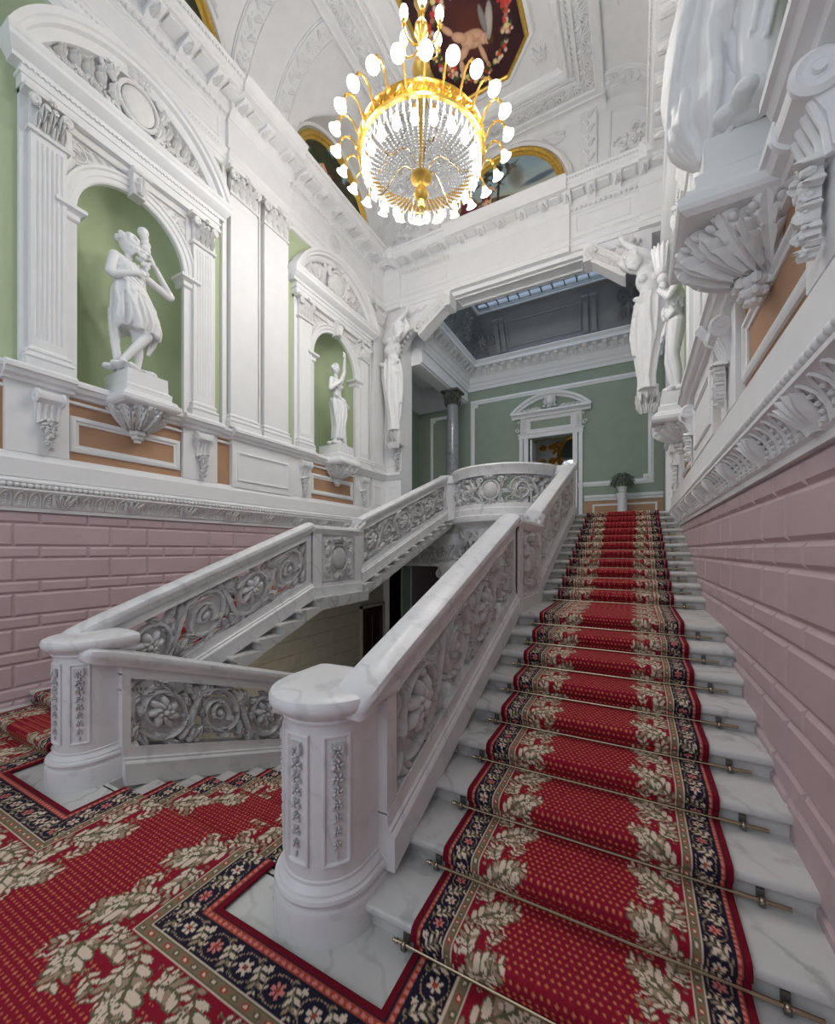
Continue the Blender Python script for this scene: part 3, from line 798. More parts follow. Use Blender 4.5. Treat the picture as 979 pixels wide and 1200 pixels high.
def rising_balustrade(xc, label, q):
    root = thing('stair_balustrade', (xc, 1.8, 0.1), label, 'balustrade')
    balustrade_run(root, 1.66, YLAND+0.02, nose_z, xc, 4, 5, 0.09, q, ry0=1.47)
    # pedestal on the half landing
    zl = 9*RISE; a, c = YLAND+0.02, YU+0.02; b = MB()
    for w, z0, z1, e in ((0.125, 0, 0.13, 0.03), (0.105, 0.13, 0.165, 0.0), (0.075, 0.165, 0.86, 0)):
        b.box(xc-w, xc+w, a-e*0, c+e*0, zl+z0, zl+z1)
    for sg in (-1, 1):
        for yy in (a+0.08, c-0.08): b.box(xc+sg*0.075-0.02, xc+sg*0.075+0.02, yy-0.08, yy+0.08, zl+0.165, zl+0.86)
    b.build('pedestal', 'marble', root)
    b = MB(); flat = lambda y: zl; slope(b, [(x*1.12, h+(-0.02)) for x, h in RAILP], a, c+0.02, flat, xc); b.build('handrail', 'marble', root)
    for sg in (-1, 1):
        b = MB(lambda s, h, d: (xc+sg*(0.077+d), s, h)); cartouche(b, (a+c)/2, zl+0.51, 0.62, 0.60, 0.01)
        frame(b, a+0.17, c-0.17, zl+0.19, zl+0.84, 0.0, 0.025, 0.012)
        b.build('carved_shield', 'marble_carve', root)
    # leafy volute where the upper rail starts
    b = MB()
    for sg in (-1, 1):
        for i in range(1):
            pts = [(xc+sg*0.085, c+0.02+0.05*cos(3.0+q*0.42)*(1-q/20), nose_zu(c)+0.90+0.06*sin(3.0+q*0.42)*(1-q/20)) for q in range(18)]
            b.tube(pts, [0.02*(1-q/30) for q in range(18)], 6)
    b.push(lambda s, h, d: (xc+s, c+0.16-h, nose_zu(c)+0.99+d-0.9*h+0.5*h*h))
    for x in (-0.07, 0, 0.07): leaf(b, x, 0.0, pi/2-x*2, 0.26, 0.05, curl=0, lift=0.03)
    for x in (-0.04, 0.04): leaf(b, x, 0.0, pi/2-x*4, 0.17, 0.04, curl=0, lift=0.05)
    b.pop(); b.build('leafy_volute', 'marble_carve', root)
    balustrade_run(root, YU+0.04, YEND+0.06, nose_zu, xc, 6, 9, 0.09, q)
    b = MB(); zt = ZTOP
    b.box(xc-0.11, xc+0.11, YEND+0.06, YB+0.02, zt-0.02, zt+0.14); b.box(xc-0.08, xc+0.08, YEND+0.06, YB+0.02, zt+0.14, zt+0.90)
    b.box(xc-0.11, xc+0.11, YEND+0.04, YB+0.02, zt+0.88, zt+1.0); b.build('end_post', 'marble', root)
    return root
rising_balustrade(-1.12, 'white marble balustrade with pierced scrolls climbing the right stair', 1.0)
rising_balustrade(-3.83, 'white marble balustrade with pierced scrolls climbing the left stair', 0.8)
for xc, sd, lb in ((-3.46, 3, 'white marble balustrade descending from the left newel post'), (-1.50, 4, 'white marble balustrade descending from the right newel post')):
    root = thing('stair_balustrade', (xc, 1.85, -0.2), lb, 'balustrade')
    balustrade_run(root, 1.64, 5.4, fall_z, xc, 7, sd, 0.06, ry0=1.45)
    b = MB(); slope(b, [(-0.075, -0.34), (-0.075, -0.02), (0.075, -0.02), (0.075, -0.34)], 1.78, 5.4, fall_z, xc); b.build('stringer', 'marble', root)

def newel(cx, angs, label, cy=1.54, R=0.205, yb=1.76):
    root = thing('newel_post', (cx, cy, 0), label, 'newel post')
    def plan(th, e):          # half round towards the landing, straight sides behind
        return cx+(R+e)*cos(th), cy+(R+e)*sin(th)
    def ring(z, e, n=40): return [(*plan(pi+pi*k/n, e), z) for k in range(n+1)]+[(cx+R+e, yb, z), (cx-R-e, yb, z)]
    def lath(prof, name, mat='marble'):
        b = MB(); b.loft([ring(z, e) for e, z in prof]); return b.build(name, mat, root, smooth=28)
    lath([(0.05, 0), (0.05, 0.135), (0.046, 0.145), (0.034, 0.148), (0.034, 0.165), (0.044, 0.170), (0.048, 0.182), (0.044, 0.196), (0.030, 0.202), (0.028, 0.212), (0.014, 0.225), (0.006, 0.236), (0.006, 0.25), (0.0, 0.255)], 'base')
    lath([(0, 0.25), (0, 0.95)], 'shaft')
    lath([(0, 0.93), (0.012, 0.934), (0.015, 0.944), (0.012, 0.954), (0.018, 0.957), (0.028, 0.966), (0.032, 0.978), (0.052, 0.982), (0.066, 0.995), (0.073, 1.012), (0.072, 1.034), (0.064, 1.050), (0.045, 1.060), (0.0, 1.067), (-0.08, 1.070), (-0.16, 1.071)], 'cap')
    for th0 in angs:
        def mp(s, h, d, th0=th0):
            th = th0+s/(R+0.01); x, y = plan(th, d); return (x, y, h)
        b = MB(mp); w = 0.066
        for z0, z1 in ((0.31, 0.89),):
            def rg(i, dd, w=w):
                pts = []
                for p, q in (((-w+i, z0+i), (w-i, z0+i)), ((w-i, z0+i), (w-i, z1-i)), ((w-i, z1-i), (-w+i, z1-i)), ((-w+i, z1-i), (-w+i, z0+i))):
                    for k in range(4): t = k/4; pts.append((p[0]+(q[0]-p[0])*t, p[1]+(q[1]-p[1])*t, dd))
                return pts
            b.loft([rg(0, -0.004), rg(0, 0.008), rg(0.004, 0.011), rg(0.012, 0.011), rg(0.016, 0.004), rg(0.02, -0.004)], True, False)
        b.build('panel_moulding', 'marble', root)
        b = MB(mp)
        b.box(-0.028, 0.028, 0.83, 0.855, 0, 0.02); 
        for sx in (-1, 1): b.ell((sx*0.022, 0.82, 0.012), (0.013, 0.028, 0.013), 6, 4)
        rosette(b, 0, 0.82, 0.030, 0.015, 6)
        for k in range(7):
            z = 0.76-0.058*k; f = 1-0.07*k
            rosette(b, 0, z, 0.031*f, 0.008, 5, k*0.7, thick=0.7)
            for sx in (-1, 1): b.ell((sx*0.02*f, z-0.018, 0.008), (0.011*f, 0.014*f, 0.009), 6, 4, rot=sx*0.6)
        b.ell((0, 0.36, 0.006), (0.006, 0.018, 0.006), 6, 4)
        b.build('flower_garland', 'marble_carve', root)
    return root
newel(-3.66, [radians(x) for x in (-88, -38, -140)], 'rounded white marble newel post nearest the left wall, between two balustrades')
newel(-1.315, [radians(x) for x in (-92, -40, -145)], 'large rounded white marble newel post in the foreground, at the foot of the right stair')
# curved easing of the rails onto the newel caps
# ------------------------------------------------------------------ round balcony
BX, BY, BR = -2.5, 8.75, 1.07
bal = thing('round_balcony', (BX, 8.2, 1.6), 'bowed white marble balcony with pierced scrolls between the two stairs', 'balcony')
A0, A1 = pi+0.02, 2*pi-0.02
def arc_loft(prof, name, mat, n=48, closed=True):
    b = MB(); b.loft([[(BX+(BR+e)*cos(A0+(A1-A0)*i/n), BY+(BR+e)*sin(A0+(A1-A0)*i/n), z) for e, z in prof] for i in range(n+1)]); return b.build(name, mat, bal)
arc_loft([(-0.10, 3.14), (-0.09, 3.17), (0.05, 3.17), (0.055, 3.21), (0.075, 3.24), (0.08, 3.29), (0.095, 3.31), (0.11, 3.35), (0.10, 3.38), (0.0, 3.40), (-0.12, 3.38), (-0.12, 3.20)][::1], 'handrail', 'marble')
arc_loft([(-0.15, 2.38), (0.02, 2.38), (0.055, 2.40), (0.055, 2.52), (0.04, 2.54), (0.04, 2.62), (-0.10, 2.62)], 'plinth', 'marble')
arc_loft([(-1.0, 2.20), (-0.02, 2.20), (0.03, 2.24), (0.08, 2.27), (0.09, 2.30), (0.09, 2.38), (0.07, 2.40), (-1.0, 2.40)], 'floor_slab', 'marble')
arc_loft([(-1.0, 1.85), (-0.16, 1.85), (-0.10, 1.88), (-0.08, 1.92), (-0.08, 2.14), (-0.03, 2.20), (-1.0, 2.21)], 'drum', 'marble')
arc_loft([(-1.0, 1.55), (-0.7, 1.56), (-0.45, 1.62), (-0.25, 1.74), (-0.18, 1.86), (-1.0, 1.86)], 'corbel', 'marble')
bmap = lambda s, h, d: (BX+(BR-0.03+d)*cos(pi+s/BR), BY+(BR-0.03+d)*sin(pi+s/BR), 2.62+h)
Lb = pi*BR
b = MB(bmap)
b.push(lambda s, h, d: (0.10+s, h, d)); scroll_panel(b, Lb/2-0.36, 0.54, 2, 0.10, True, True, 21); b.pop()
b.build('carved_scroll_panel', 'marble_carve', bal, smooth=50)
b = MB(bmap)
b.push(lambda s, h, d: (Lb-0.10-s, h, d)); scroll_panel(b, Lb/2-0.36, 0.54, 2, 0.10, True, True, 21); b.pop()
b.build('carved_scroll_panel', 'marble_carve', bal, smooth=50)
b = MB(bmap); cartouche(b, Lb/2, 0.26, 0.56, 0.58, 0.05); b.build('oval_shield', 'marble_carve', bal)
b = MB(lambda s, h, d: (BX+(BR-0.08+d)*cos(pi+s/BR), BY+(BR-0.08+d)*sin(pi+s/BR), 1.93+h))
for k in range(14):
    s = Lb*(k+0.5)/14
    leaf(b, s, 0.02, pi/2+(0.5 if k % 2 else -0.5), 0.20, 0.05, curl=0.9 if k % 2 else -0.9, lift=0.035)
    rosette(b, s, 0.12, 0.04, 0.02, 5)
    leaf(b, s, -0.14, pi/2, 0.16, 0.06, curl=0, lift=0.03, base=-0.04)
b.build('leaf_carving', 'marble_carve', bal)
for sg, xa, xb in ((-1, -3.75, -3.5), (1, -1.5, -1.17)):
    b = MB(); b.box(xa, xb, 8.42, 8.58, 2.36, 2.62); b.box(xa, xb, 8.44, 8.56, 2.62, 3.2); b.box(xa, xb, 8.40, 8.60, 3.20, 3.38)
    b.build('side_post', 'marble', bal)

# ------------------------------------------------------------------ carpets, coloured knot by knot
C = dict(red=srgb(138, 22, 44)[:3], red2=srgb(128, 14, 34)[:3], edge=srgb(112, 12, 32)[:3], navy=srgb(34, 30, 48)[:3], cream=srgb(218, 198, 178)[:3],
         tan=srgb(164, 140, 118)[:3], olive=srgb(98, 96, 72)[:3], pinkish=srgb(208, 128, 120)[:3], rust=srgb(168, 70, 54)[:3], dot=srgb(206, 120, 84)[:3])
C = {k: np.array(v) for k, v in C.items()}
RES = 0.0022
def blank(w, h, c): a = np.empty((h, w, 3)); a[:] = C[c]; return a
def stamp(img, x, y, rx, ry, ang, col, wrap=True):
    H, W, _ = img.shape; r = int(max(rx, ry)/RES)+2; cx, cy = x/RES, y/RES
    xs = np.arange(int(cx)-r, int(cx)+r+1); ys = np.arange(max(0, int(cy)-r), min(H, int(cy)+r+1))
    if len(ys) == 0: return
    X, Y = np.meshgrid((xs-cx)*RES, (ys-cy)*RES); c, s = cos(ang), sin(ang)
    m = ((X*c+Y*s)/rx)**2+((-X*s+Y*c)/ry)**2 < 1
    YY, XX = np.nonzero(m); img[ys[YY], xs[XX] % W] = C[col] if isinstance(col, str) else col
def draw_leaf(img, x, y, ang, ln, wd, curl, n=6, c1='cream', c2='tan', c3='olive', sh=1.0):
    pts = []; a = ang; px, py = x, y
    for i in range(n*3):
        t = i/(n*3-1); pts.append((px, py, a, t)); px += cos(a)*ln/(n*3); py += sin(a)*ln/(n*3); a += curl/(n*3)*(0.3+1.4*t)
    for ps in (0, 1, 2):
        for k, (px, py, a, t) in enumerate(pts):
            w = wd*(sin(pi*min(1, 0.12+t*0.88))**0.8)
            if ps < 2:
                if k % 3: continue
                for sg in (-1, 1):
                    q = w*(0.75); ex = 1.28 if ps == 0 else 1.0
                    stamp(img, px-sin(a)*sg*q*0.70+cos(a)*q*0.45, py+cos(a)*sg*q*0.70+sin(a)*q*0.45, q*0.86*ex, q*0.33*ex, a+sg*0.85, c3 if ps == 0 else (c1 if (k//3) % 3 else c2))
            else:
                if k % 1 == 0 and t < 0.93: stamp(img, px, py, w*0.16+0.001, w*0.10+0.0008, a, c3)
def border_tile(k):
    """k scales the widths; returns list of (d0, tile) with tile period PER along s"""
    PER = 0.58*k; W = int(PER/RES)
    D = 0.46*k; img = blank(W, int(D/RES)+1, 'red')
    f = lambda a, b, c: img.__setitem__((slice(int(a*k/RES), int(b*k/RES))), C[c] if isinstance(c, str) else c)
    f(0, 0.026, 'edge'); f(0.026, 0.031, 'navy'); f(0.031, 0.052, 'rust'); f(0.052, 0.056, 'navy')
    f(0.056, 0.165, 'navy'); f(0.165, 0.169, 'cream'); f(0.169, 0.173, 'olive'); f(0.173, 0.202, np.array(srgb(132, 112, 88)[:3])); f(0.202, 0.206, 'olive'); f(0.206, 0.210, 'cream')
    n = int(round(PER/(0.026*k)))
    for i in range(n): stamp(img, PER*(i+0.5)/n, 0.0415*k, 0.009*k, 0.007*k, 0, 'pinkish')
    n = int(round(PER/(0.048*k)))
    for i in range(n):
        stamp(img, PER*(i+0.5)/n, 0.1875*k, 0.015*k, 0.010*k, 0, 'rust' if i % 2 else 'olive'); stamp(img, PER*(i+0.5)/n, 0.1875*k, 0.006*k, 0.006*k, 0, 'cream')
    m = 4            # vine of ovals and leaves in the navy band
    for i in range(m):
        x = PER*(i+0.5)/m; P = PER/m
        for q in range(26):
            a = 2*pi*q/26; stamp(img, x+P*0.36*cos(a), 0.110*k+0.043*k*sin(a), 0.0045*k, 0.003*k, a+pi/2, 'tan')
        for q in range(6): stamp(img, x+0.017*k*cos(q*pi/3), 0.110*k+0.017*k*sin(q*pi/3), 0.010*k, 0.006*k, q*pi/3, 'pinkish' if i % 2 else 'cream')
        stamp(img, x, 0.110*k, 0.008*k, 0.008*k, 0, 'rust')
        draw_leaf(img, x+P*0.22, 0.062*k, 0.95, 0.125*k, 0.026*k, 0.5, 5)
        draw_leaf(img, x+P*0.75, 0.150*k, -1.9, 0.07*k, 0.014*k, -0.6, 3)
        for q in range(5): stamp(img, x-P*0.46+0.008*k*cos(q*1.26), 0.075*k+0.008*k*sin(q*1.26), 0.006*k, 0.004*k, q*1.26, 'cream')
    # big acanthus scroll
    for i in range(2):
        x = PER*i/2+0.02*k
        draw_leaf(img, x-0.02*k, 0.225*k, 0.75, 0.34*k, 0.058*k, 0.55, 9)
        draw_leaf(img, x+0.12*k, 0.30*k, -0.65, 0.19*k, 0.042*k, 1.9, 7)
        draw_leaf(img, x+0.00*k, 0.27*k, 1.45, 0.15*k, 0.036*k, -1.1, 6)
        draw_leaf(img, x+0.19*k, 0.36*k, 0.1, 0.14*k, 0.030*k, 1.2, 5)
        draw_leaf(img, x+0.06*k, 0.36*k, 0.6, 0.12*k, 0.028*k, -1.0, 5)
        draw_leaf(img, x+0.10*k, 0.235*k, 0.1, 0.11*k, 0.020*k, -0.9, 4)
        for q in range(3):
            for w in range(5): stamp(img, x+(0.05+0.022*q)*k+0.006*k*cos(w*1.26), (0.245+0.03*q)*k+0.006*k*sin(w*1.26), 0.0055*k, 0.0035*k, w*1.26, 'cream')
    return img, PER
TILES = {}
def sample(s, d, k, fs, fd):
    """colour at border distance d and run s; (fs, fd) field coordinates"""
    if k not in TILES: TILES[k] = border_tile(k)
    img, PER = TILES[k]; H, W, _ = img.shape
    iy = np.clip((d/RES).astype(int), 0, H-1); ix = ((s % PER)/RES).astype(int) % W
    col = img[iy, ix].copy()
    # field with small diamond dots
    p = 0.027
    u = fs/p; v = fd/p; row = np.floor(v).astype(int); u2 = u+0.5*(row % 2)
    dd = (np.abs(u2-np.floor(u2)-0.5))+(np.abs(v-row-0.5))
    isdot = dd < 0.27
    base = np.where(((np.floor(u2)+row) % 2 == 0)[:, None], C['red'], C['red']*0.92)
    fld = np.where(isdot[:, None], C['dot']*0.95, base)
    red = np.abs(img[iy, ix]-C['red']).sum(1) < 1e-6
    edge = (0.365+0.04*np.sin(s*2*pi/PER*2)+0.015*np.sin(s*2*pi/PER*9))*k
    inner = (d > edge) & red | (d >= 0.455*k)
    col[inner] = fld[inner]
    return np.clip(col, 0, 1)
def carpet_mesh(name, verts, faces, cols, mat, thick=0.011):
    me = bpy.data.meshes.new(name); me.from_pydata(verts.tolist(), [], faces.tolist())
    at = me.color_attributes.new('Col', 'FLOAT_COLOR', 'POINT')
    c4 = np.ones((len(verts), 4), dtype=np.float32); c4[:, :3] = cols; at.data.foreach_set('color', c4.ravel())
    me.materials.append(M[mat]); me.shade_smooth()
    o = bpy.data.objects.new(name, me); COL.objects.link(o)
    if thick:
        md = o.modifiers.new('thickness', 'SOLIDIFY'); md.thickness = thick; md.offset = -1
    return o
def grid_faces(nr, nc, mask=None):
    i = np.arange(nr-1)[:, None]; j = np.arange(nc-1)[None, :]; a = i*nc+j
    f = np.stack([a, a+1, a+nc+1, a+nc], -1).reshape(-1, 4)
    if mask is not None: f = f[mask.ravel()]
    return f
def stair_path(steps, y_start, z_start, y_end, thick=0.012):
    """steps: list of (nose y, z of tread above the riser) ; returns polyline over the carpet surface"""
    p = [(y_start, z_start)]
    for y, z, up in steps:
        if up:
            zp = p[-1][1]
            p += [(y+0.030-thick, zp), (y+0.024-thick, z-0.055), (y-thick*0.9, z-0.035), (y-thick, z-0.01), (y-thick*0.4, z+thick*0.6), (y+0.02, z+thick)]
        else:
            p += [(y-0.02, z+thick), (y+thick*0.4, z+thick*0.6), (y+thick, z-0.01), (y+thick*0.9, z-0.035), (y-0.02+thick, z-0.055), (y-0.028+thick, z-RISE+thick)]
    p.append((y_end, p[-1][1])); return p
def resample(p, step):
    p = np.array(p); seg = np.sqrt(((p[1:]-p[:-1])**2).sum(1)); L = np.concatenate([[0], np.cumsum(seg)]); n = int(L[-1]/step)+1
    t = np.linspace(0, L[-1], n); return np.interp(t, L, p[:, 0]), np.interp(t, L, p[:, 1]), t
def runner(name, x0, x1, path, step, k, s_off=0.0):
    yy, zz, tt = resample(path, step); nc = int(round((x1-x0)/step))+1; xx = np.linspace(x0, x1, nc)
    X, Y = np.meshgrid(xx, yy); Z = np.repeat(zz[:, None], nc, 1); T = np.repeat(tt[:, None], nc, 1)+s_off
    V = np.stack([X.ravel(), Y.ravel(), Z.ravel()], 1)
    d = np.minimum(X-x0, x1-X).ravel()
    col = sample(T.ravel(), d, k, X.ravel()-x0, T.ravel())
    return carpet_mesh(name, V, grid_faces(len(yy), nc)[:, ::-1], col, 'carpet')
CR0, CR1 = -0.82, 0.36; CL0, CL1 = -5.36, -4.16
low = [(Y1+(k-1)*TREAD, k*RISE, True) for k in range(1, 10)]
upp = [(YU+(k-10)*TRU, k*RISE, True) for k in range(10, 21)]
path1 = stair_path(low, 1.50, 0.012, YLAND+0.5)
o = runner('stair_carpet', CR0, CR1, path1, 0.005, 0.86)
tag(o, 'crimson runner with acanthus border on the lower right stair', 'carpet')
path2 = stair_path(upp, YLAND+0.5, 9*RISE+0.012, YEND+0.12)
o = runner('stair_carpet', CR0, CR1, path2, 0.011, 0.86, 4.3)
tag(o, 'crimson runner with acanthus border on the upper right stair', 'carpet')
o = runner('stair_carpet', CL0, CL1, stair_path(low, 1.50, 0.012, YLAND+0.9), 0.009, 0.86)
tag(o, 'crimson runner with acanthus border on the stair by the left wall', 'carpet')
# the large landing carpet with its falling branch
DX0, DX1, EY = -3.20, -1.70, 1.25
fal = [(YD+TD*k, -RISE*k, False) for k in range(0, 9)]
fp = stair_path(fal, -0.6, 0.012, YD+TD*8+0.25)
st = 0.0058
yy, zz, tt = resample(fp, st); xs0, xs1 = -5.36, 0.36; nc = int(round((xs1-xs0)/st))+1; xx = np.linspace(xs0, xs1, nc)
X, T = np.meshgrid(xx, tt-0.6)        # T equals y on the flat part
Yg = np.repeat(yy[:, None], nc, 1); Zg = np.repeat(zz[:, None], nc, 1)
YM = 1.515
inside = (T < EY) | ((X > DX0) & (X < DX1)) | ((T < YM) & ((X < CL1) | (X > CR0)))
segs = [((xs0, -5), (xs0, YM)), ((CL1, YM), (CL1, EY)), ((CL1, EY), (DX0, EY)), ((DX0, EY), (DX0, 9)), ((DX1, 9), (DX1, EY)), ((DX1, EY), (CR0, EY)), ((CR0, EY), (CR0, YM)), ((xs1, YM), (xs1, -5))]
dist = np.full(X.shape, 9.0); sv = np.zeros(X.shape); off = 0.0
for (ax, ay), (bx, by) in segs:
    L = math.hypot(bx-ax, by-ay); ux, uy = (bx-ax)/L, (by-ay)/L
    t = np.clip((X-ax)*ux+(T-ay)*uy, 0, L); dx = X-(ax+ux*t); dy = T-(ay+uy*t); dd = np.maximum(np.abs(dx), np.abs(dy))
    perp = np.abs((X-ax)*uy-(T-ay)*ux); m = (dd < dist-1e-6) | ((np.abs(dd-dist) <= 1e-6) & (np.abs(perp-dd) < 1e-6)); dist[m] = dd[m]; sv[m] = (off+((X-ax)*ux+(T-ay)*uy))[m]; off += 0.0 if L > 4 else L
col = sample(sv.ravel(), dist.ravel(), 1.25, X.ravel()+50, T.ravel()+50)
V = np.stack([X.ravel(), Yg.ravel(), Zg.ravel()], 1)
ci = inside[:-1, :-1] & inside[1:, :-1] & inside[:-1, 1:] & inside[1:, 1:]
vis = (X+Yg*0 > -9)[:-1, :-1] & (T > -0.55)[:-1, :-1]
F = grid_faces(len(yy), nc, ci & vis)[:, ::-1]
used = np.unique(F); remap = np.full(len(V), -1); remap[used] = np.arange(len(used))
o = carpet_mesh('landing_carpet', V[used], remap[F], col[used], 'carpet')
tag(o, 'large red carpet with scrolled leaf borders covering the foreground landing and descending steps', 'carpet')

# carpet rods with their brackets
def rod(x0, x1, y, z, knobs):
    t = bpy.data.objects.new('carpet_rod', None); COL.objects.link(t); t.location = ((x0+x1)/2, y, z)
    b = MB(); b.tube([(x0, y, z), (x1, y, z)], 0.0085, 10); b.build('bar', 'brass', t)
    b = MB(lambda s, h, d: (x0-d, y+s, z+h))
    b.lathe([(0.001, -0.006), (0.011, -0.004), (0.012, 0.004), (0.008, 0.008), (0.009, 0.016), (0.004, 0.022), (0.001, 0.023)], (0, 0, 0), 12); b.build('end_knob', 'brass', t)
    for x in knobs:
        b = MB(); b.ell((x, y, z), (0.013, 0.015, 0.015), 10, 8); b.build('ball', 'brass', t)
        b = MB(); b.box(x-0.011, x+0.011, y-0.012, y+0.030, z-0.020, z+0.006); b.box(x-0.014, x+0.014, y+0.018, y+0.028, z-0.012, z+0.035); b.build('bracket', 'iron', t)
    return t
protos = {}
def ordinal(k): return ['lowest', 'second', 'third', 'fourth', 'fifth', 'sixth', 'seventh', 'eighth', 'ninth', 'tenth', 'eleventh', 'twelfth', 'thirteenth', 'fourteenth', 'fifteenth', 'sixteenth', 'seventeenth', 'eighteenth', 'nineteenth', 'twentieth'][k-1]
pr = None
for k in range(1, 21):
    y = (Y1+(k-1)*TREAD if k <= 9 else YU+(k-10)*TRU)+0.002; z = (k-1)*RISE+0.028
    if pr is None: pr = rod(-0.90, 0.55, y, z, (-0.865, 0.455)); t = pr
    else: t = copy_tree(pr); t.location = (-0.175, y, z)
    t['label'] = 'brass carpet rod across the right stair, %s' % ('the lowest one' if k == 1 else ('the topmost one' if k == 20 else ordinal(k)+' from the bottom'))
    t['category'] = 'carpet rod'; t['group'] = 'brass carpet rods on the right stair'
for k in (1, 2, 3):
    t = copy_tree(pr); t.location = (-4.76, Y1+(k-1)*TREAD+0.002, (k-1)*RISE+0.028)
    t['label'] = 'brass carpet rod on the stair by the left wall, %s' % ('the lowest one' if k == 1 else ordinal(k)+' from the bottom'); t['category'] = 'carpet rod'; t['group'] = 'brass carpet rods on the left stair'

# ------------------------------------------------------------------ wall with the big opening
OX0, OX1 = -5.02, 0.50; BEAM = 7.45; TH = 0.55
b = MB(); b.box(XL-0.7, OX0, YB, YB+TH, -2.2, BEAM); b.box(OX1, XR+0.7, YB, YB+TH, -2.2, BEAM); b.box(XL-0.7, XR+0.7, YB, YB+TH, BEAM, 10.3)
struct(b.build('wall_back', 'plaster'))
b = MB()
for x0, x1 in ((-3.62, -0.92),):    # panels on the soffit of the beam
    b.push(lambda s, h, d: (s, h, BEAM-d)); frame(b, x0, x1, YB+0.10, YB+TH-0.10, 0.0, 0.05, 0.025); b.pop()
b.push(WB); frame(b, -5.50, -5.06, 3.75, 6.3, 0.0, 0.03, 0.015); b.pop()
struct(b.build('wall_back', 'plaster'))
entablature(WB, 'trim_3', XL, XR, [(XL, -4.98), (-3.66, -1.14), (0.05, XR)], True, 'back')
# pier dressings below: pedestal zone of the left pier
b = MB(WB)
b.ext([(0, 3.40), (0.05, 3.41), (0.09, 3.46), (0.11, 3.50), (0.14, 3.51), (0.14, 3.55), (0.11, 3.58), (0, 3.59)], XL, OX0+0.05)
b.box(XL, OX0+0.03, 2.4, 3.40, 0, 0.05); frame(b, XL+0.15, OX0-0.05, 2.85, 3.25, 0.05, 0.035, 0.015)
b.box(OX1-0.02, XR, 2.4, 7.4, 0, 0.04)
struct(b.build('wall_back', 'plaster'))
# curved brackets that carry the beam
def beam_bracket(x0, sg, xa, xb, label):
    """xa, xb: local start and end of the carved S band"""
    t = thing('beam_bracket', (x0, YB, 6.9), label, 'bracket', None)
    L = xb-xa
    def mid(u): return 6.90+0.45*(u*u*(3-2*u))+0.03*sin(2*pi*u)
    def zb(x):
        if x < xa: 
            u = max(0, (x-0.36)/(xa-0.36)); return 6.45+0.55*sin(pi/2*u)
        u = (x-xa)/L; return mid(min(1, u))
    b = MB(); rings = []; xs = [0.30+(xb-0.30)*i/26 for i in range(27)]
    for x in xs: rings.append([(x0+sg*x, YB-0.02, zb(x)), (x0+sg*x, YB-0.02, BEAM+0.11), (x0+sg*x, YB+0.16, BEAM+0.02), (x0+sg*x, YB+0.16, zb(x))])
    b.loft(rings); b.build('spandrel', 'plaster', t)
    b = MB(); rings = []
    for i in range(25):      # the S band itself, standing proud of the wall and hanging below it
        u = i/24; x = xa+L*u; hh = 0.19-0.03*u; m = mid(u)-0.03
        rings.append([(x0+sg*x, YB-0.16, m-hh), (x0+sg*x, YB-0.18, m-hh+0.03), (x0+sg*x, YB-0.15, m), (x0+sg*x, YB-0.18, m+hh-0.03), (x0+sg*x, YB-0.16, m+hh), (x0+sg*x, YB+0.14, m+hh), (x0+sg*x, YB+0.14, m-hh)])
    b.loft(rings); b.box(min(x0+sg*(xb-0.02), x0+sg*(xb+0.14)), max(x0+sg*(xb-0.02), x0+sg*(xb+0.14)), YB-0.20, YB+0.18, 7.18, BEAM+0.02)
    b.build('band', 'plaster', t)
    b = MB(lambda s_, h, d: (x0+sg*s_, YB-0.17-d, h))
    for o_ in (-0.13, -0.065, 0.0, 0.065, 0.13):
        b.tube([(xa+L*u/14, mid(u/14)-0.03+o_*(1-0.15*u/14), 0.0) for u in range(15)], 0.018, 6)
    for o_ in (-0.16, 0.16): b.tube([(xa+L*u/14, mid(u/14)-0.03+o_, 0.01) for u in range(15)], 0.026, 7)
    spiral(b, xa+0.02, mid(0)-0.02, 0.15, 0.5, 1.6, 0.04, 0.02, 1, 0.15, 22, 0.01); spiral(b, xb+0.03, mid(1)-0.04, 0.12, pi, 1.5, 0.035, 0.02, -1, 0.15, 20, 0.02)
    for q in range(6): leaf(b, xa+0.12+0.09*q*L/0.65, mid(0.2+0.12*q)-0.04, 0.5, 0.16, 0.045, curl=0.6, lift=0.04, base=0.02)
    b.pop(); b.push(lambda s_, h, d: (x0+sg*s_, YB-0.02-d, h))
    p = spiral(b, 0.55, 7.33, 0.085, pi/2, 1.5, 0.013, 0.008, -1, 0.15, 20, 0.0); acanthus_run(b, p, 0.10, 0.03, 3, 1, lift=0.03)
    for q in range(4): leaf(b, 0.66+0.11*q, 7.34+0.01*q, 0.2 if q % 2 else -0.4, 0.13, 0.03, curl=0.9, lift=0.03)
    b.tube([(0.36+(xa-0.36)*(1-cos(pi/2*q/12)), 6.42+0.60*sin(pi/2*q/12), 0.02) for q in range(13)], 0.03, 6)
    for q in range(8):
        a = pi/2*(q+0.5)/8; b.ell((0.40+(xa-0.36)*(1-cos(a)), 6.33+0.56*sin(a), 0.06), (0.045, 0.045, 0.06), 8, 5)
    b.build('leaf_carving', 'plaster_relief', t)
    return t
beam_bracket(-5.40, 1, 0.95, 1.62, 'curved white bracket joining the left pier to the big beam')
beam_bracket(0.56, -1, 0.72, 1.30, 'curved white bracket joining the right pier to the big beam')

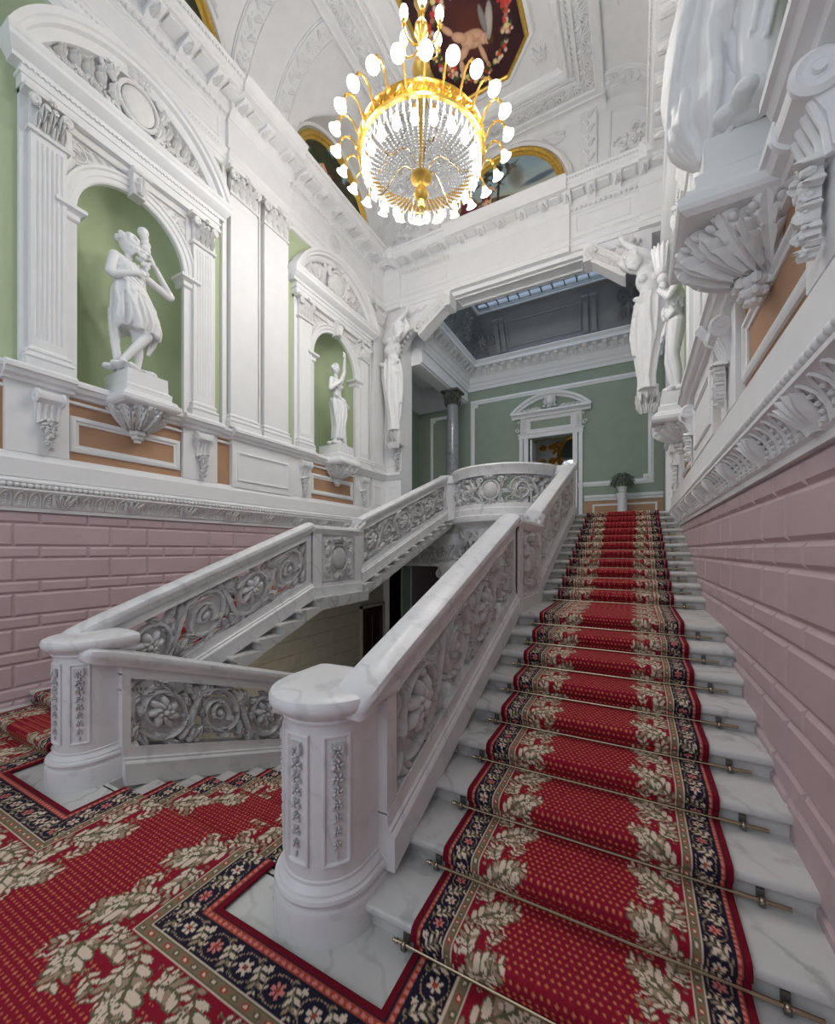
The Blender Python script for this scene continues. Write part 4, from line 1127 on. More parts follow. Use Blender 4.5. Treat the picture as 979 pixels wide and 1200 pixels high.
# ------------------------------------------------------------------ ceiling
CZ = 10.25; CX0, CX1 = -4.42, -0.49; CY1 = 8.15; CW = 1.14
def cove(d): 
    return CZ if d >= CW else 9.0+(CZ-9.0)*sqrt(max(0, 1-((CW-d)/CW)**2))
def vault(y):
    z = 0
    for c, k in BAYS:
        R = 1.28
        if abs(y-c) < R: z = max(z, 8.87+sqrt(R*R-(y-c)**2))
    return z
def ceil_z(x, y):
    d = min(x-XL, XR-x); z = min(CZ, max(cove(d), vault(y)))
    if y > CY1: z = min(z, CZ-0.0)
    return z
b = MB(); ys = [-1.5+i*0.05 for i in range(201)]; 
for side in (0, 1):
    xs = [i*CW/26 for i in range(27)]
    rows = [[((XL+d if side == 0 else XR-d), y, ceil_z(XL+d, y)) for d in xs] for y in ys]
    b.loft(rows, False, False)
b.add([(CX0, -1.5, CZ), (CX1, -1.5, CZ), (CX1, 8.5, CZ), (CX0, 8.5, CZ)], []) 
# field with a sunk oblong, the middle panel higher
IX0, IX1, IY0, IY1 = -3.76, -1.15, 1.2, 7.72; UP = 0.14
o4 = [(CX0, -1.5), (CX1, -1.5), (CX1, YB), (CX0, YB)]; i4 = [(IX0, IY0), (IX1, IY0), (IX1, IY1), (IX0, IY1)]
b.loft([[(x, y, CZ) for x, y in o4], [(x, y, CZ) for x, y in i4], [(x, y, CZ+UP) for x, y in i4]], True, False)
b.add([(x, y, CZ+UP) for x, y in i4], [(0, 1, 2, 3)])
b.box(XL-0.9, XR+0.9, -1.5, 13, 10.9, 11.0)
struct(b.build('ceiling', 'ceil', smooth=30))
# mouldings on the flat field (nested rectangles)
def rect_mould(mb, x0, x1, y0, y1, z, prof):
    """prof [(inset, drop)] closed"""
    rings = []
    for (cx, cy, sx, sy) in ((x0, y0, 1, 1), (x1, y0, -1, 1), (x1, y1, -1, -1), (x0, y1, 1, -1)):
        rings.append([(cx+sx*i, cy+sy*i, z-d) for i, d in prof])
    rings.append(rings[0]); mb.loft(rings, True, False)
b = MB()
Y0c = 0.6; YE = 8.32
rect_mould(b, CX0, CX1, Y0c, YE, CZ, [(0, 0), (0, 0.05), (0.02, 0.07), (0.05, 0.07), (0.06, 0.05), (0.15, 0.05), (0.17, 0.03), (0.17, 0)])
rect_mould(b, CX0+0.40, CX1-0.40, Y0c+0.4, YE-0.40, CZ, [(0, 0), (0, 0.04), (0.05, 0.04), (0.05, 0)])
rect_mould(b, CX0+0.58, CX1-0.58, Y0c+0.58, YE-0.54, CZ, [(0, 0), (0, 0.035), (0.03, 0.05), (0.06, 0.04), (0.06, 0)])
rect_mould(b, IX0, IX1, IY0, IY1, CZ+UP, [(0, 0), (0, 0.05), (0.05, 0.03), (0.07, 0)])
struct(b.build('ceiling', 'ceil', smooth=30))
b = MB(lambda s, h, d: (s, h, CZ-d))
def along(x0, y0, x1, y1, p, fn):
    L = math.hypot(x1-x0, y1-y0); n = max(1, int(round(L/p)))
    for i in range(n):
        t = (i+0.5)/n; fn(x0+(x1-x0)*t, y0+(y1-y0)*t, atan2(y1-y0, x1-x0), i)
def shell_unit(x, y, a, i):
    if i % 2 == 0: shell(b, x-0.07*cos(a+pi/2), y-0.07*sin(a+pi/2), 0.17, 0.01, 7, a+pi/2)
    else:
        rosette(b, x, y, 0.05, 0.02, 6)
        for q in (-1, 1): leaf(b, x, y, a+q*pi/2, 0.10, 0.035, curl=0.6*q, lift=0.03)
def leaf_unit(x, y, a, i):
    leaf(b, x-0.05*cos(a+0.6), y-0.05*sin(a+0.6), a+0.6, 0.15, 0.04, curl=-0.8, lift=0.025, n=5, lobes=2)
def bead_unit(x, y, a, i): b.ell((x, y, 0.0), (0.02, 0.02, 0.02), 6, 4)
vis_y0 = 2.2
for (off, p, fn) in ((0.285, 0.17, shell_unit), (0.515, 0.095, leaf_unit)):
    along(CX0+off, vis_y0, CX0+off, YE-off, p, fn); along(CX0+off, YE-off, CX1-off, YE-off, p, fn); along(CX1-off, YE-off, CX1-off, vis_y0, p, fn)
for off in (0.19, 0.385): 
    along(CX0+off, vis_y0, CX0+off, YE-off, 0.05, bead_unit); along(CX0+off, YE-off, CX1-off, YE-off, 0.05, bead_unit); along(CX1-off, YE-off, CX1-off, vis_y0, 0.05, bead_unit)
along(IX0-0.02, vis_y0, IX0-0.02, IY1+0.02, 0.05, bead_unit); along(IX0, IY1+0.02, IX1, IY1+0.02, 0.05, bead_unit); along(IX1+0.02, IY1, IX1+0.02, vis_y0, 0.05, bead_unit)
# corner sprays beside the octagon
b.pop(); b.push(lambda s, h, d: (s, h, CZ+UP-d))
for sx in (-1, 1):
    cx = -2.455+sx*1.05; cy = 7.42
    for q in range(5):
        a = atan2(-1, -sx) if q == 0 else (pi+0.15+0.33*q if sx > 0 else -0.15-0.33*q)
        leaf(b, cx, cy, a if q else a, 0.34-0.02*q, 0.05, curl=0.6*sx, lift=0.03)
    rosette(b, cx-sx*0.1, cy-0.1, 0.09, 0.02, 6); spiral(b, cx-sx*0.06, cy-0.32, 0.07, 0, 1.4, 0.015, 0.01, sx, 0.2, 14)
    frame(b, cx+0.16*sx if False else min(cx+0.16*sx, cx-0.42*sx), max(cx+0.16*sx, cx-0.42*sx), 7.0, 7.58, 0.0, 0.02, 0.01) if False else None
struct(b.build('ceiling', 'ceil', smooth=30))
# transverse ribs and carved bands in the coves, carved spandrels over the lunettes
b = MB(); rb = MB()
for side in (0, 1):
    X = (lambda d: XL+d) if side == 0 else (lambda d: XR-d)
    def cpt(th, e):      # point on cove section, e = offset inwards/down
        d = CW*(1-cos(th)); z = 9.0+(CZ-9.0)*sin(th); return d+e*cos(th), z-e*sin(th)
    for y0, w in ((4.22, 0.24), (5.06, 0.24), (8.02, 0.22), (1.35, 0.2)):
        for (a, c, e) in ((y0-0.05, y0+w+0.05, 0.03), (y0-0.03, y0, 0.055), (y0+w, y0+w+0.03, 0.055)):
            rings = []
            for i in range(15):
                th = pi/2*i/14; d0, z0 = cpt(th, 0.0); d1, z1 = cpt(th, e)
                rings.append([(X(d0), a, z0), (X(d1), a, z1), (X(d1), c, z1), (X(d0), c, z0)])
            b.loft(rings)
        rb.push(lambda s, h, d: (lambda q: (X(q[0]), h, q[1]))(cpt(s/1.19, d+0.03)))
        n = 14
        for i in range(n):
            s = 1.87*(i+0.5)/n
            leaf(rb, s-0.04, y0+w*0.5, 0.5 if i % 2 else -0.5, 0.16, 0.05, curl=0.8 if i % 2 else -0.8, lift=0.03, n=5, lobes=2)
            rb.ell((s, y0+w*(0.25 if i % 2 else 0.75), 0.0), (0.022, 0.022, 0.02), 6, 4)
        for q in range(5): leaf(rb, 0.02, y0+w*0.5, 0.5*(q-2), 0.26, 0.07, curl=0, lift=0.07)
        rb.pop()
    for c, k in BAYS:   # lunette arch moulding at the wall and the carved triangle above
        rings = []
        pr = [(-0.02, 0.0), (-0.02, 0.08), (0.03, 0.10), (0.07, 0.08), (0.07, 0.0)]
        for i in range(25):
            a = pi*(0.06+0.88*i/24); rings.append([(X(d), c-(1.27+e)*cos(a), 8.87+(1.27+e)*sin(a)-0.02) for e, d in pr])
        b.loft(rings)
        rb.push(lambda s, h, d: (X(CW*0.80+0.28*h), c+s, CZ-0.10-d+0.10*h))
        for tri in ((0.36, 0.40, 0.03), (0.26, 0.27, 0.02)):
            w_, h_, t_ = tri
            rb.tube([(-w_, -h_*0.3, 0), (w_, -h_*0.3, 0), (0, h_, 0), (-w_, -h_*0.3, 0)], 0.012, 5)
        for q in (-0.14, 0, 0.14): leaf(rb, q, -0.05, pi/2-q*2, 0.20-abs(q)*0.5, 0.05, lift=0.03)
        rb.pop()
    # carved end panel of the cove on the back wall
    rb.push(lambda s, h, d: (X(s), YB-d, h))
    cx, cz = 0.62, 9.28
    rosette(rb, cx, cz, 0.10, 0.02, 6)
    for q in range(6):
        a = q*pi/3+0.3; p = spiral(rb, cx+0.26*cos(a), cz+0.24*sin(a), 0.11, a, 1.4, 0.016, 0.01, 1 if q % 2 else -1, 0.2, 16, 0.01)
        acanthus_run(rb, p, 0.10, 0.03, 3, 1, lift=0.03)
    rb.tube([(0.14, 8.75, 0.01)]+[(0.14+0.92*(1-cos(pi/2*q/12)), 9.0+0.98*sin(pi/2*q/12), 0.01) for q in range(13)]+[(1.10, 8.75, 0.01)], 0.018, 6)
    rb.pop()
    # carved upright beside the painting, on the back wall
    for w in (0,):
        x0 = X(1.30); b.box(min(x0, x0+(0.3 if side == 0 else -0.3)), max(x0, x0+(0.3 if side == 0 else -0.3)), YB-0.05, YB, 8.7, CZ)
        rb.push(lambda s, h, d: (X(1.45)+s, YB-0.05-d, h))
        for i in range(9): leaf(rb, 0, 8.9+0.14*i, pi/2+(0.5 if i % 2 else -0.5), 0.16, 0.045, curl=0.7 if i % 2 else -0.7, lift=0.03, n=5)
        for q in range(5): leaf(rb, 0, 8.78, pi/2+0.5*(q-2), 0.28, 0.07, curl=0, lift=0.07)
        rb.pop()
        rb.push(lambda s, h, d: (X(1.85)+s*(1 if side == 0 else -1), YB-d, h))
        for q in range(5): leaf(rb, 0.05, 10.02, -0.1-0.28*q, 0.42-0.05*q, 0.06, curl=0.4, lift=0.04)
        rb.pop()
# arch round the painting of the back wall
rings = []
for i in range(33):
    a = pi*(0.02+0.96*i/32); rings.append([(-2.455-(1.30+e)*cos(a), YB-d, 8.84+(1.30+e)*sin(a)) for e, d in [(0, 0), (0, 0.05), (0.05, 0.07), (0.10, 0.05), (0.10, 0)]])
b.loft(rings)
rings = []
for i in range(9):     # small cove at the back edge
    th = pi/2*i/8; rings.append([(CX0, YB-0.2*(1-cos(th)), CZ-0.2+0.2*sin(th)), (CX1, YB-0.2*(1-cos(th)), CZ-0.2+0.2*sin(th))])
b.loft(rings, False, False)
struct(b.build('ceiling', 'ceil', smooth=30)); struct(rb.build('ceiling', 'ceil', smooth=40))

# ------------------------------------------------------------------ paintings
def paint_canvas(kind, W, H, seed, nx=260):
    """small invented oil sketches; returns sampler f(u,v) in 0..1"""
    r = np.random.RandomState(seed); ny = int(nx*H/W); Yv, Xv = np.mgrid[0:ny, 0:nx]; u = Xv/nx; v = Yv/ny
    col = lambda *c: np.array(srgb(*c)[:3])
    noise = np.zeros((ny, nx))
    for f, a in ((3, 1), (7, .6), (15, .4), (31, .25)):
        g = r.rand(f+2, f+2); xi = u*f; yi = v*f; x0 = xi.astype(int); y0 = yi.astype(int); fx = xi-x0; fy = yi-y0
        noise += a*((g[y0, x0]*(1-fx)+g[y0, x0+1]*fx)*(1-fy)+(g[y0+1, x0]*(1-fx)+g[y0+1, x0+1]*fx)*fy)
    noise = (noise-noise.min())/(noise.max()-noise.min())
    def blob(cx, cy, rx, ry, ang, c, soft=0.25):
        nonlocal img
        X = (u-cx); Yy = (v-cy)*H/W; a, s = cos(ang), sin(ang); q = ((X*a+Yy*s)/rx)**2+((-X*s+Yy*a)/ry)**2
        m = np.clip((1-q)/soft, 0, 1)[..., None]; sh = (1-0.35*q.clip(0, 1))[..., None]; img = img*(1-m)+np.array(c)*sh*m
    skin = col(226, 178, 146)
    def person(x, y, h, lean=0.0, pose=0, cloth=None):
        k = h
        blob(x+lean*k, y+0.42*k, 0.065*k, 0.075*k, 0, skin); blob(x+lean*k, y+0.46*k, 0.07*k, 0.05*k, 0, col(70, 44, 30))
        blob(x+lean*0.6*k, y+0.22*k, 0.09*k, 0.17*k, -lean, skin)
        for sg in (-1, 1):
            blob(x+sg*0.05*k, y-0.08*k, 0.05*k, 0.20*k, sg*0.15+pose*0.3, skin); blob(x+sg*0.07*k+pose*0.06*k, y-0.33*k, 0.035*k, 0.15*k, -sg*0.1+pose*0.4, skin)
            blob(x+sg*0.13*k+lean*0.5*k, y+0.22*k+sg*0.04*k, 0.033*k, 0.15*k, sg*0.7, skin)
        if cloth is not None: blob(x, y-0.02*k, 0.11*k, 0.12*k, 0.2, cloth); blob(x-0.08*k, y-0.20*k, 0.06*k, 0.18*k, 0.3, cloth)
    if kind == 'sky':
        base = col(44, 26, 34); img = base+(col(92, 46, 44)-base)*noise[..., None]*0.9
        blob(0.5, 0.50, 0.25, 0.3, 0, col(96, 48, 40), 1.0)
        # winged child seen from below
        blob(0.52, 0.56, 0.12, 0.08, 0.25, skin); blob(0.46, 0.55, 0.08, 0.075, 0.0, skin); blob(0.61, 0.60, 0.05, 0.05, 0, skin)
        blob(0.65, 0.62, 0.042, 0.047, 0, skin); blob(0.672, 0.635, 0.038, 0.045, 0, col(96, 62, 36))
        blob(0.39, 0.49, 0.085, 0.045, 0.6, skin); blob(0.30, 0.39, 0.07, 0.030, 0.9, skin); blob(0.265, 0.325, 0.03, 0.018, 0.3, skin)
        blob(0.38, 0.62, 0.08, 0.042, -0.5, skin); blob(0.32, 0.72, 0.03, 0.065, 0.2, skin); blob(0.315, 0.80, 0.018, 0.03, 0.0, skin)
        blob(0.565, 0.71, 0.026, 0.10, -0.15, skin); blob(0.585, 0.82, 0.02, 0.035, -0.1, skin); blob(0.54, 0.58, 0.05, 0.02, 0.3, col(205, 150, 120), 0.9); blob(0.70, 0.50, 0.04, 0.15, 0.35, col(190, 180, 172)); blob(0.65, 0.46, 0.03, 0.12, 0.0, col(150, 142, 140))
        for i in range(190):      # wreath of flowers
            a = r.rand()*2*pi; q = 0.88+0.10*r.randn()*0.6; x = 0.5+0.43*q*cos(a); y = 0.5+0.43*q*sin(a)
            c = [col(214, 70, 60), col(230, 200, 180), col(190, 120, 110), col(98, 112, 64), col(72, 84, 48), col(236, 214, 150)][r.randint(6)]
            s = 0.012+0.02*r.rand(); blob(x, y, s, s, 0, c, 0.5)
    else:
        sky = col(150, 176, 186); low = col(188, 180, 150); img = sky+(low-sky)*np.clip(1-v*1.4, 0, 1)[..., None]
        img = img*(0.75+0.4*noise[..., None])
        g = (v < 0.28+0.10*np.sin(u*5+seed)+0.05*noise)[..., None]; img = np.where(g, col(92, 80, 52)*(0.5+0.9*noise[..., None]), img)
        if kind == 'grove':
            for i in range(60): blob(0.1+0.85*r.rand(), 0.45+0.5*r.rand(), 0.05+0.05*r.rand(), 0.05+0.04*r.rand(), 0, col(46+r.randint(30), 48+r.randint(24), 34), 0.6)
            blob(0.85, 0.2, 0.2, 0.2, 0, col(60, 66, 60), 0.8)
            person(0.32, 0.42, 0.34, 0.1, 0.5, col(190, 160, 140)); person(0.45, 0.36, 0.30, -0.1, -0.4, col(150, 60, 50)); person(0.60, 0.26, 0.26, 0.2, 0.8)
        else:
            for i in range(18): blob(0.40+0.10*r.randn(), 0.80+0.06*r.randn(), 0.05, 0.02, r.rand()*3, col(70, 66, 44), 0.6)
            blob(0.44, 0.50, 0.012, 0.34, -0.06, col(58, 46, 32)); blob(0.50, 0.68, 0.009, 0.2, -0.8, col(58, 46, 32)); blob(0.38, 0.70, 0.008, 0.16, 0.9, col(58, 46, 32))
            blob(0.60, 0.62, 0.08, 0.18, 0.2, col(120, 116, 104), 1.0); blob(0.82, 0.40, 0.2, 0.04, 0.1, col(86, 104, 116), 0.8)
            person(0.33, 0.46, 0.36, 0.05, 0.2, col(128, 46, 62)); person(0.27, 0.27, 0.26, 0.3, 0.9, col(92, 104, 128)); person(0.56, 0.24, 0.12, 0, 0); person(0.59, 0.23, 0.12, 0, 0)
            blob(0.15, 0.34, 0.10, 0.16, 0.3, col(112, 44, 60), 0.5)
    img = np.clip(img, 0, 1)
    def f(U, Vv): return img[np.clip((Vv*ny).astype(int), 0, ny-1), np.clip((U*nx).astype(int), 0, nx-1)]
    return f
def lunette(mp, c, zc, R, kind, seed, label, group=None):
    t = thing('lunette_painting', mp(c, 8.72, 0), label, 'painting', group)
    b = MB(mp); rings = []
    pr = [(0.0, 0.0), (0.0, 0.04), (0.02, 0.075), (0.05, 0.085), (0.08, 0.07), (0.09, 0.04), (0.13, 0.03), (0.14, 0.015), (0.14, 0.0)]
    for i in range(41):
        a = pi*(-0.03+1.06*i/40); rings.append([(c-(R-e)*cos(a), zc+(R-e)*sin(a), d) for e, d in pr])
    b.loft(rings)
    for i in range(70): a = pi*(i+0.5)/70; b.ell((c-(R-0.025)*cos(a), zc+(R-0.025)*sin(a), 0.075), (0.017, 0.017, 0.014), 6, 4)
    b.build('gilt_frame', 'gold_frame', t)
    f = paint_canvas(kind, 2.3, 1.3, seed); r = R-0.12; nr, na = 70, 150
    q = np.linspace(0.0, 1, nr)[:, None]; A = np.linspace(0, pi, na)[None, :]
    S = -r*q*np.cos(A); Hh = r*q*np.sin(A); flip = -1 if mp is WR else 1
    col = f(((S*flip/r)*0.5+0.5).ravel(), (Hh/r).ravel())
    V = np.array([mp(c+s, zc+h, 0.012) for s, h in zip(S.ravel(), Hh.ravel())]); V -= np.array(t.location)[None]
    o = carpet_mesh('canvas', V, grid_faces(nr, na), col, 'paint', 0.0); o.parent = t
lunette(WL, 2.81, 8.86, 1.20, 'grove', 11, 'gilt-framed half-round painting above the nearer niche of the left wall')
lunette(WL, 6.66, 8.86, 1.20, 'grove', 12, 'gilt-framed half-round painting of bathers above the farther niche of the left wall')
lunette(WB, -2.455, 8.86, 1.26, 'shore', 13, 'gilt-framed half-round landscape with figures above the big opening')
# octagon on the ceiling
t = thing('ceiling_painting', (-2.455, 4.7, CZ+UP-0.1), 'gilt-framed eight-sided ceiling painting of a winged child among flowers', 'painting')
OX, OY, OHX, OHY, OC = -2.455, 4.66, 0.82, 2.66, 0.42
def octo(i): return [(OX-OHX+i, OY-OHY+OC), (OX-OHX+i, OY+OHY-OC), (OX-OHX+OC, OY+OHY-i), (OX+OHX-OC, OY+OHY-i), (OX+OHX-i, OY+OHY-OC), (OX+OHX-i, OY-OHY+OC), (OX+OHX-OC, OY-OHY+i), (OX-OHX+OC, OY-OHY+i)]
b = MB(); pr = [(-0.05, 0.0), (-0.05, 0.03), (-0.02, 0.05), (0.0, 0.05), (0.02, 0.03), (0.02, 0.0)]
b.loft([[(x, y, CZ+UP-d) for x, y in octo(i)] for i, d in pr], True, False); b.build('gilt_frame', 'gold_frame', t)
b = MB(); pr = [(-0.16, 0.0), (-0.16, 0.02), (-0.12, 0.04), (-0.06, 0.03), (-0.06, 0.0)]
b.loft([[(x, y, CZ+UP-d) for x, y in octo(i)] for i, d in pr], True, False); b.build('plaster_surround', 'ceil', t)
f = paint_canvas('sky', 1.64, 1.64, 5, 300)
yy_ = np.linspace(OY-OHY, OY+OHY, 400); nx_ = 150; V = []; U_ = []; VV_ = []
for y in yy_:
    e = OHY-abs(y-OY); hw = OHX-max(0, OC-e)
    for q in np.linspace(-1, 1, nx_): V.append((OX+q*hw, y, CZ+UP-0.008)); U_.append((q*hw/OHX)*0.5+0.5); VV_.append(((OY+OHY-y) % 1.8)/1.8)
V = np.array(V)-np.array(t.location)[None]
col = f(np.array(U_), 1-np.array(VV_)); o = carpet_mesh('canvas', V, grid_faces(400, nx_)[:, ::-1], col, 'paint', 0.0); o.parent = t

# ------------------------------------------------------------------ upper hall behind the opening
FY = 12.2; HX0 = -6.5
b = MB(); b.box(-6.8, XR+0.3, YEND+0.2, 12.6, ZTOP-0.32, ZTOP); struct(b.build('floor', 'marble_step'))
DX_0, DX_1, DZ = -2.80, -1.56, 5.00
b = MB()
b.box(-6.8, DX_0, FY, FY+0.3, ZTOP, 8.2); b.box(DX_1, XR+0.3, FY, FY+0.3, ZTOP, 8.2); b.box(DX_0, DX_1, FY, FY+0.3, DZ, 8.2)
b.box(XR-0.02, XR+0.3, YB+TH, FY, ZTOP, 8.2)
b.box(HX0-0.3, HX0, YB+TH, FY, ZTOP, 8.2)
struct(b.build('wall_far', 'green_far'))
b = MB(lambda s, h, d: (s, FY-d, h))
def corner_frame(a, c, z0, z1, w=0.13):
    frame(b, a, c, z0, z1, 0.0, w, 0.03); frame(b, a+w*0.35, c-w*0.35, z0+w*0.35, z1-w*0.35, 0.02, w*0.3, 0.02)
    for x in (a+w*1.1, c-w*1.1):
        for z in (z0+w*1.1, z1-w*1.1): b.box(x-w*0.75, x+w*0.75, z-w*0.75, z+w*0.75, 0, 0.03); rosette(b, x, z, w*0.5, 0.035, 6)
# the big frame is broken by the door surround
corner_frame(-4.62, 0.42, 3.46, 6.42)
corner_frame(-6.05, -5.15, 3.30, 6.10, 0.10)
b.ext([(0, 3.05), (0.05, 3.06), (0.06, 3.12), (0.09, 3.14), (0.09, 3.20), (0, 3.22)], HX0, DX_0-0.3); b.ext([(0, 3.05), (0.05, 3.06), (0.06, 3.12), (0.09, 3.14), (0.09, 3.20), (0, 3.22)], DX_1+0.3, XR)
b.box(HX0, DX_0-0.3, ZTOP, 2.56, 0, 0.04); b.box(DX_1+0.3, XR, ZTOP, 2.56, 0, 0.04)
frame(b, -1.05, 0.50, 2.64, 2.96, 0.0, 0.05, 0.02); frame(b, -4.5, -3.2, 2.64, 2.96, 0.0, 0.05, 0.02)
struct(b.build('trim_4', 'plaster'))
b = MB(lambda s, h, d: (s, FY-d, h)); b.box(DX_1+0.3, XR, 2.56, 3.05, 0, 0.006); b.box(HX0, DX_0-0.3, 2.56, 3.05, 0, 0.006); struct(b.build('wall_far', 'orange'))
# beams and cornice of the hall
def hall_cornice(mp, s0, s1, name='trim_5'):
    b = MB(mp)
    b.ext([(0, 6.72), (0.04, 6.72), (0.04, 6.80), (0.07, 6.84), (0.07, 6.92), (0.10, 6.95), (0.10, 7.12), (0.14, 7.14), (0.17, 7.20), (0.17, 7.30), (0.38, 7.32), (0.38, 7.40), (0.43, 7.47), (0.43, 7.50), (0, 7.52)], s0, s1)
    struct(b.build(name, 'plaster'))
    b = MB(mp); n = int((s1-s0)/0.24)
    for i in range(n):
        x = s0+(s1-s0)*(i+0.5)/n; b.ext([(0.15, 7.15), (0.22, 7.18), (0.30, 7.24), (0.34, 7.25), (0.34, 7.31), (0.15, 7.31)], x-0.055, x+0.055); b.ell((x+0.11, 7.19, 0.17), (0.035, 0.025, 0.03), 6, 4)
    struct(b.build(name, 'plaster_relief'))
hall_cornice(lambda s, h, d: (s, FY-d, h), -4.85, XR)
BXL = -4.72
hall_cornice(lambda s, h, d: (BXL+d, s, h), YB+TH, FY)
hall_cornice(lambda s, h, d: (XR-d, s, h), YB+TH, FY)
b = MB(); b.box(BXL-0.45, BXL, YB+TH-0.02, FY, 6.42, 8.2); b.box(BXL-0.40, BXL-0.05, YB+TH-0.02, FY, 6.38, 6.42)
b.box(HX0, BXL-0.4, YB+TH, FY, 7.0, 7.1)
b.push(lambda s, h, d: (HX0+d, s, h)); b.ext([(0, 6.3), (0.06, 6.32), (0.1, 6.5), (0.25, 6.65), (0.3, 6.8), (0.3, 7.0), (0, 7.0)], YB+TH, FY); b.pop()
b.push(lambda s, h, d: (s, FY-d, h)); b.ext([(0, 6.3), (0.06, 6.32), (0.1, 6.5), (0.25, 6.65), (0.3, 6.8), (0.3, 7.0), (0, 7.0)], HX0, BXL-0.4); b.pop()
struct(b.build('ceiling', 'plaster'))
# coved ceiling with skylight
SX0, SX1, SY0, SY1, SZ = -4.05, -0.45, 9.6, 11.35, 8.75
b = MB()
o4 = [(BXL-0.3, YB+TH-0.1), (XR+0.2, YB+TH-0.1), (XR+0.2, FY+0.1), (BXL-0.3, FY+0.1)]
def lerp_ring(t, z): return [(a[0]+(c[0]-a[0])*t, a[1]+(c[1]-a[1])*t, z) for a, c in zip(o4, [(SX0, SY0), (SX1, SY0), (SX1, SY1), (SX0, SY1)])]
b.loft([lerp_ring(0.15, 7.45), lerp_ring(0.30, 7.75), lerp_ring(0.5, 8.1), lerp_ring(0.8, 8.5), lerp_ring(0.92, 8.62), lerp_ring(1.0, 8.66), lerp_ring(1.0, 8.80)], True, False)
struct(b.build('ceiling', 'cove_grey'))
b = MB(); rect_mould(b, SX0-0.08, SX1+0.08, SY0-0.08, SY1+0.08, 8.68, [(0, 0), (0, 0.06), (0.06, 0.06), (0.08, 0)])
struct(b.build('ceiling', 'plaster'))
b = MB(lambda s, h, d: (s, 12.05-0.62*(h-7.55)/1.0-d, h))
frame(b, -3.35, -1.3, 7.72, 8.30, 0, 0.04, 0.02)
for cx in (-4.1, -0.1):
    rosette(b, cx, 8.0, 0.14, 0.03, 6)
    for q in range(5):
        a = q*1.25; p = spiral(b, cx+0.28*cos(a), 8.0+0.24*sin(a), 0.12, a, 1.4, 0.02, 0.012, 1 if q % 2 else -1, 0.2, 16, 0.0); acanthus_run(b, p, 0.12, 0.04, 3, 1, lift=0.04)
for cx in (-3.62, -3.45, -1.18, -0.98):
    b.box(cx-0.06, cx+0.06, 7.65, 8.35, 0, 0.05); b.tube([(cx-0.08, 8.35, 0.05), (cx+0.08, 8.35, 0.05)], 0.05, 8); b.tube([(cx-0.07, 7.66, 0.05), (cx+0.07, 7.66, 0.05)], 0.04, 8)
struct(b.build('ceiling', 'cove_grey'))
b = MB(lambda s, h, d: (BXL+0.1+0.6*(h-7.5)/1.0+d, s, h))
for cy in (9.8, 10.9):
    rosette(b, cy, 8.0, 0.14, 0.03, 6)
    for q in range(5):
        a = q*1.25; p = spiral(b, cy+0.28*cos(a), 8.0+0.24*sin(a), 0.12, a, 1.4, 0.02, 0.012, 1 if q % 2 else -1, 0.2, 16, 0.0); acanthus_run(b, p, 0.12, 0.04, 3, 1, lift=0.04)
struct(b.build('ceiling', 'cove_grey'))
sk = bpy.data.objects.new('window_1', None); COL.objects.link(sk); sk.location = ((SX0+SX1)/2, (SY0+SY1)/2, SZ); sk['kind'] = 'structure'
b = MB(); b.box(SX0, SX1, SY0, SY1, SZ+0.01, SZ+0.02); b.build('pane', 'glass', sk)
b = MB()
for i in range(13): x = SX0+(SX1-SX0)*i/12; b.box(x-0.009, x+0.009, SY0, SY1, SZ-0.03, SZ+0.01)
for i in range(8): y = SY0+(SY1-SY0)*i/7; b.box(SX0, SX1, y-0.009, y+0.009, SZ-0.03, SZ+0.01)
for i in range(0, 12, 3):
    x0 = SX0+(SX1-SX0)*i/12; x1 = SX0+(SX1-SX0)*(i+1)/12
    b.tube([(x0, SY0, SZ-0.01), (x1, SY1, SZ-0.01)], 0.008, 5); b.tube([(x1, SY0, SZ-0.01), (x0, SY1, SZ-0.01)], 0.008, 5)
b.build('glazing_bars', 'iron', sk)
# column
t = thing('marble_column', (-4.78, 11.1, ZTOP), 'grey marble column with dark leafy capital in the upper hall', 'column')
b = MB(); b.lathe([(0.28, 0), (0.28, 0.10), (0.25, 0.13), (0.25, 0.18), (0.21, 0.22), (0.20, 0.26)], (-4.78, 11.1, ZTOP), 32); b.build('base', 'plaster', t)
b = MB(); b.lathe([(0.19, 0.26), (0.195, 1.2), (0.18, 2.6), (0.168, 3.55), (0.18, 3.58)], (-4.78, 11.1, ZTOP), 32); b.build('shaft', 'grey_marble', t)
b = MB(); cz = ZTOP+3.58
b.lathe([(0.17, 0), (0.18, 0.2), (0.23, 0.34), (0.26, 0.36)], (-4.78, 11.1, cz), 24); b.box(-4.78-0.27, -4.78+0.27, 11.1-0.27, 11.1+0.27, cz+0.36, cz+0.42)
for r0, hh, n in ((0.0, 0.20, 8), (0.14, 0.22, 8)):
    for q in range(n):
        b.push(lambda s, h, d: (-4.78+(0.19+d+0.12*max(0, h-cz)**1.5)*cos(s/0.2), 11.1+(0.19+d+0.12*max(0, h-cz)**1.5)*sin(s/0.2), h))
        leaf(b, (2*pi*(q+(0.5 if r0 else 0))/n)*0.2, cz+r0, pi/2, hh, 0.06, curl=0, lift=0.05); b.pop()
b.build('capital', 'dark', t)
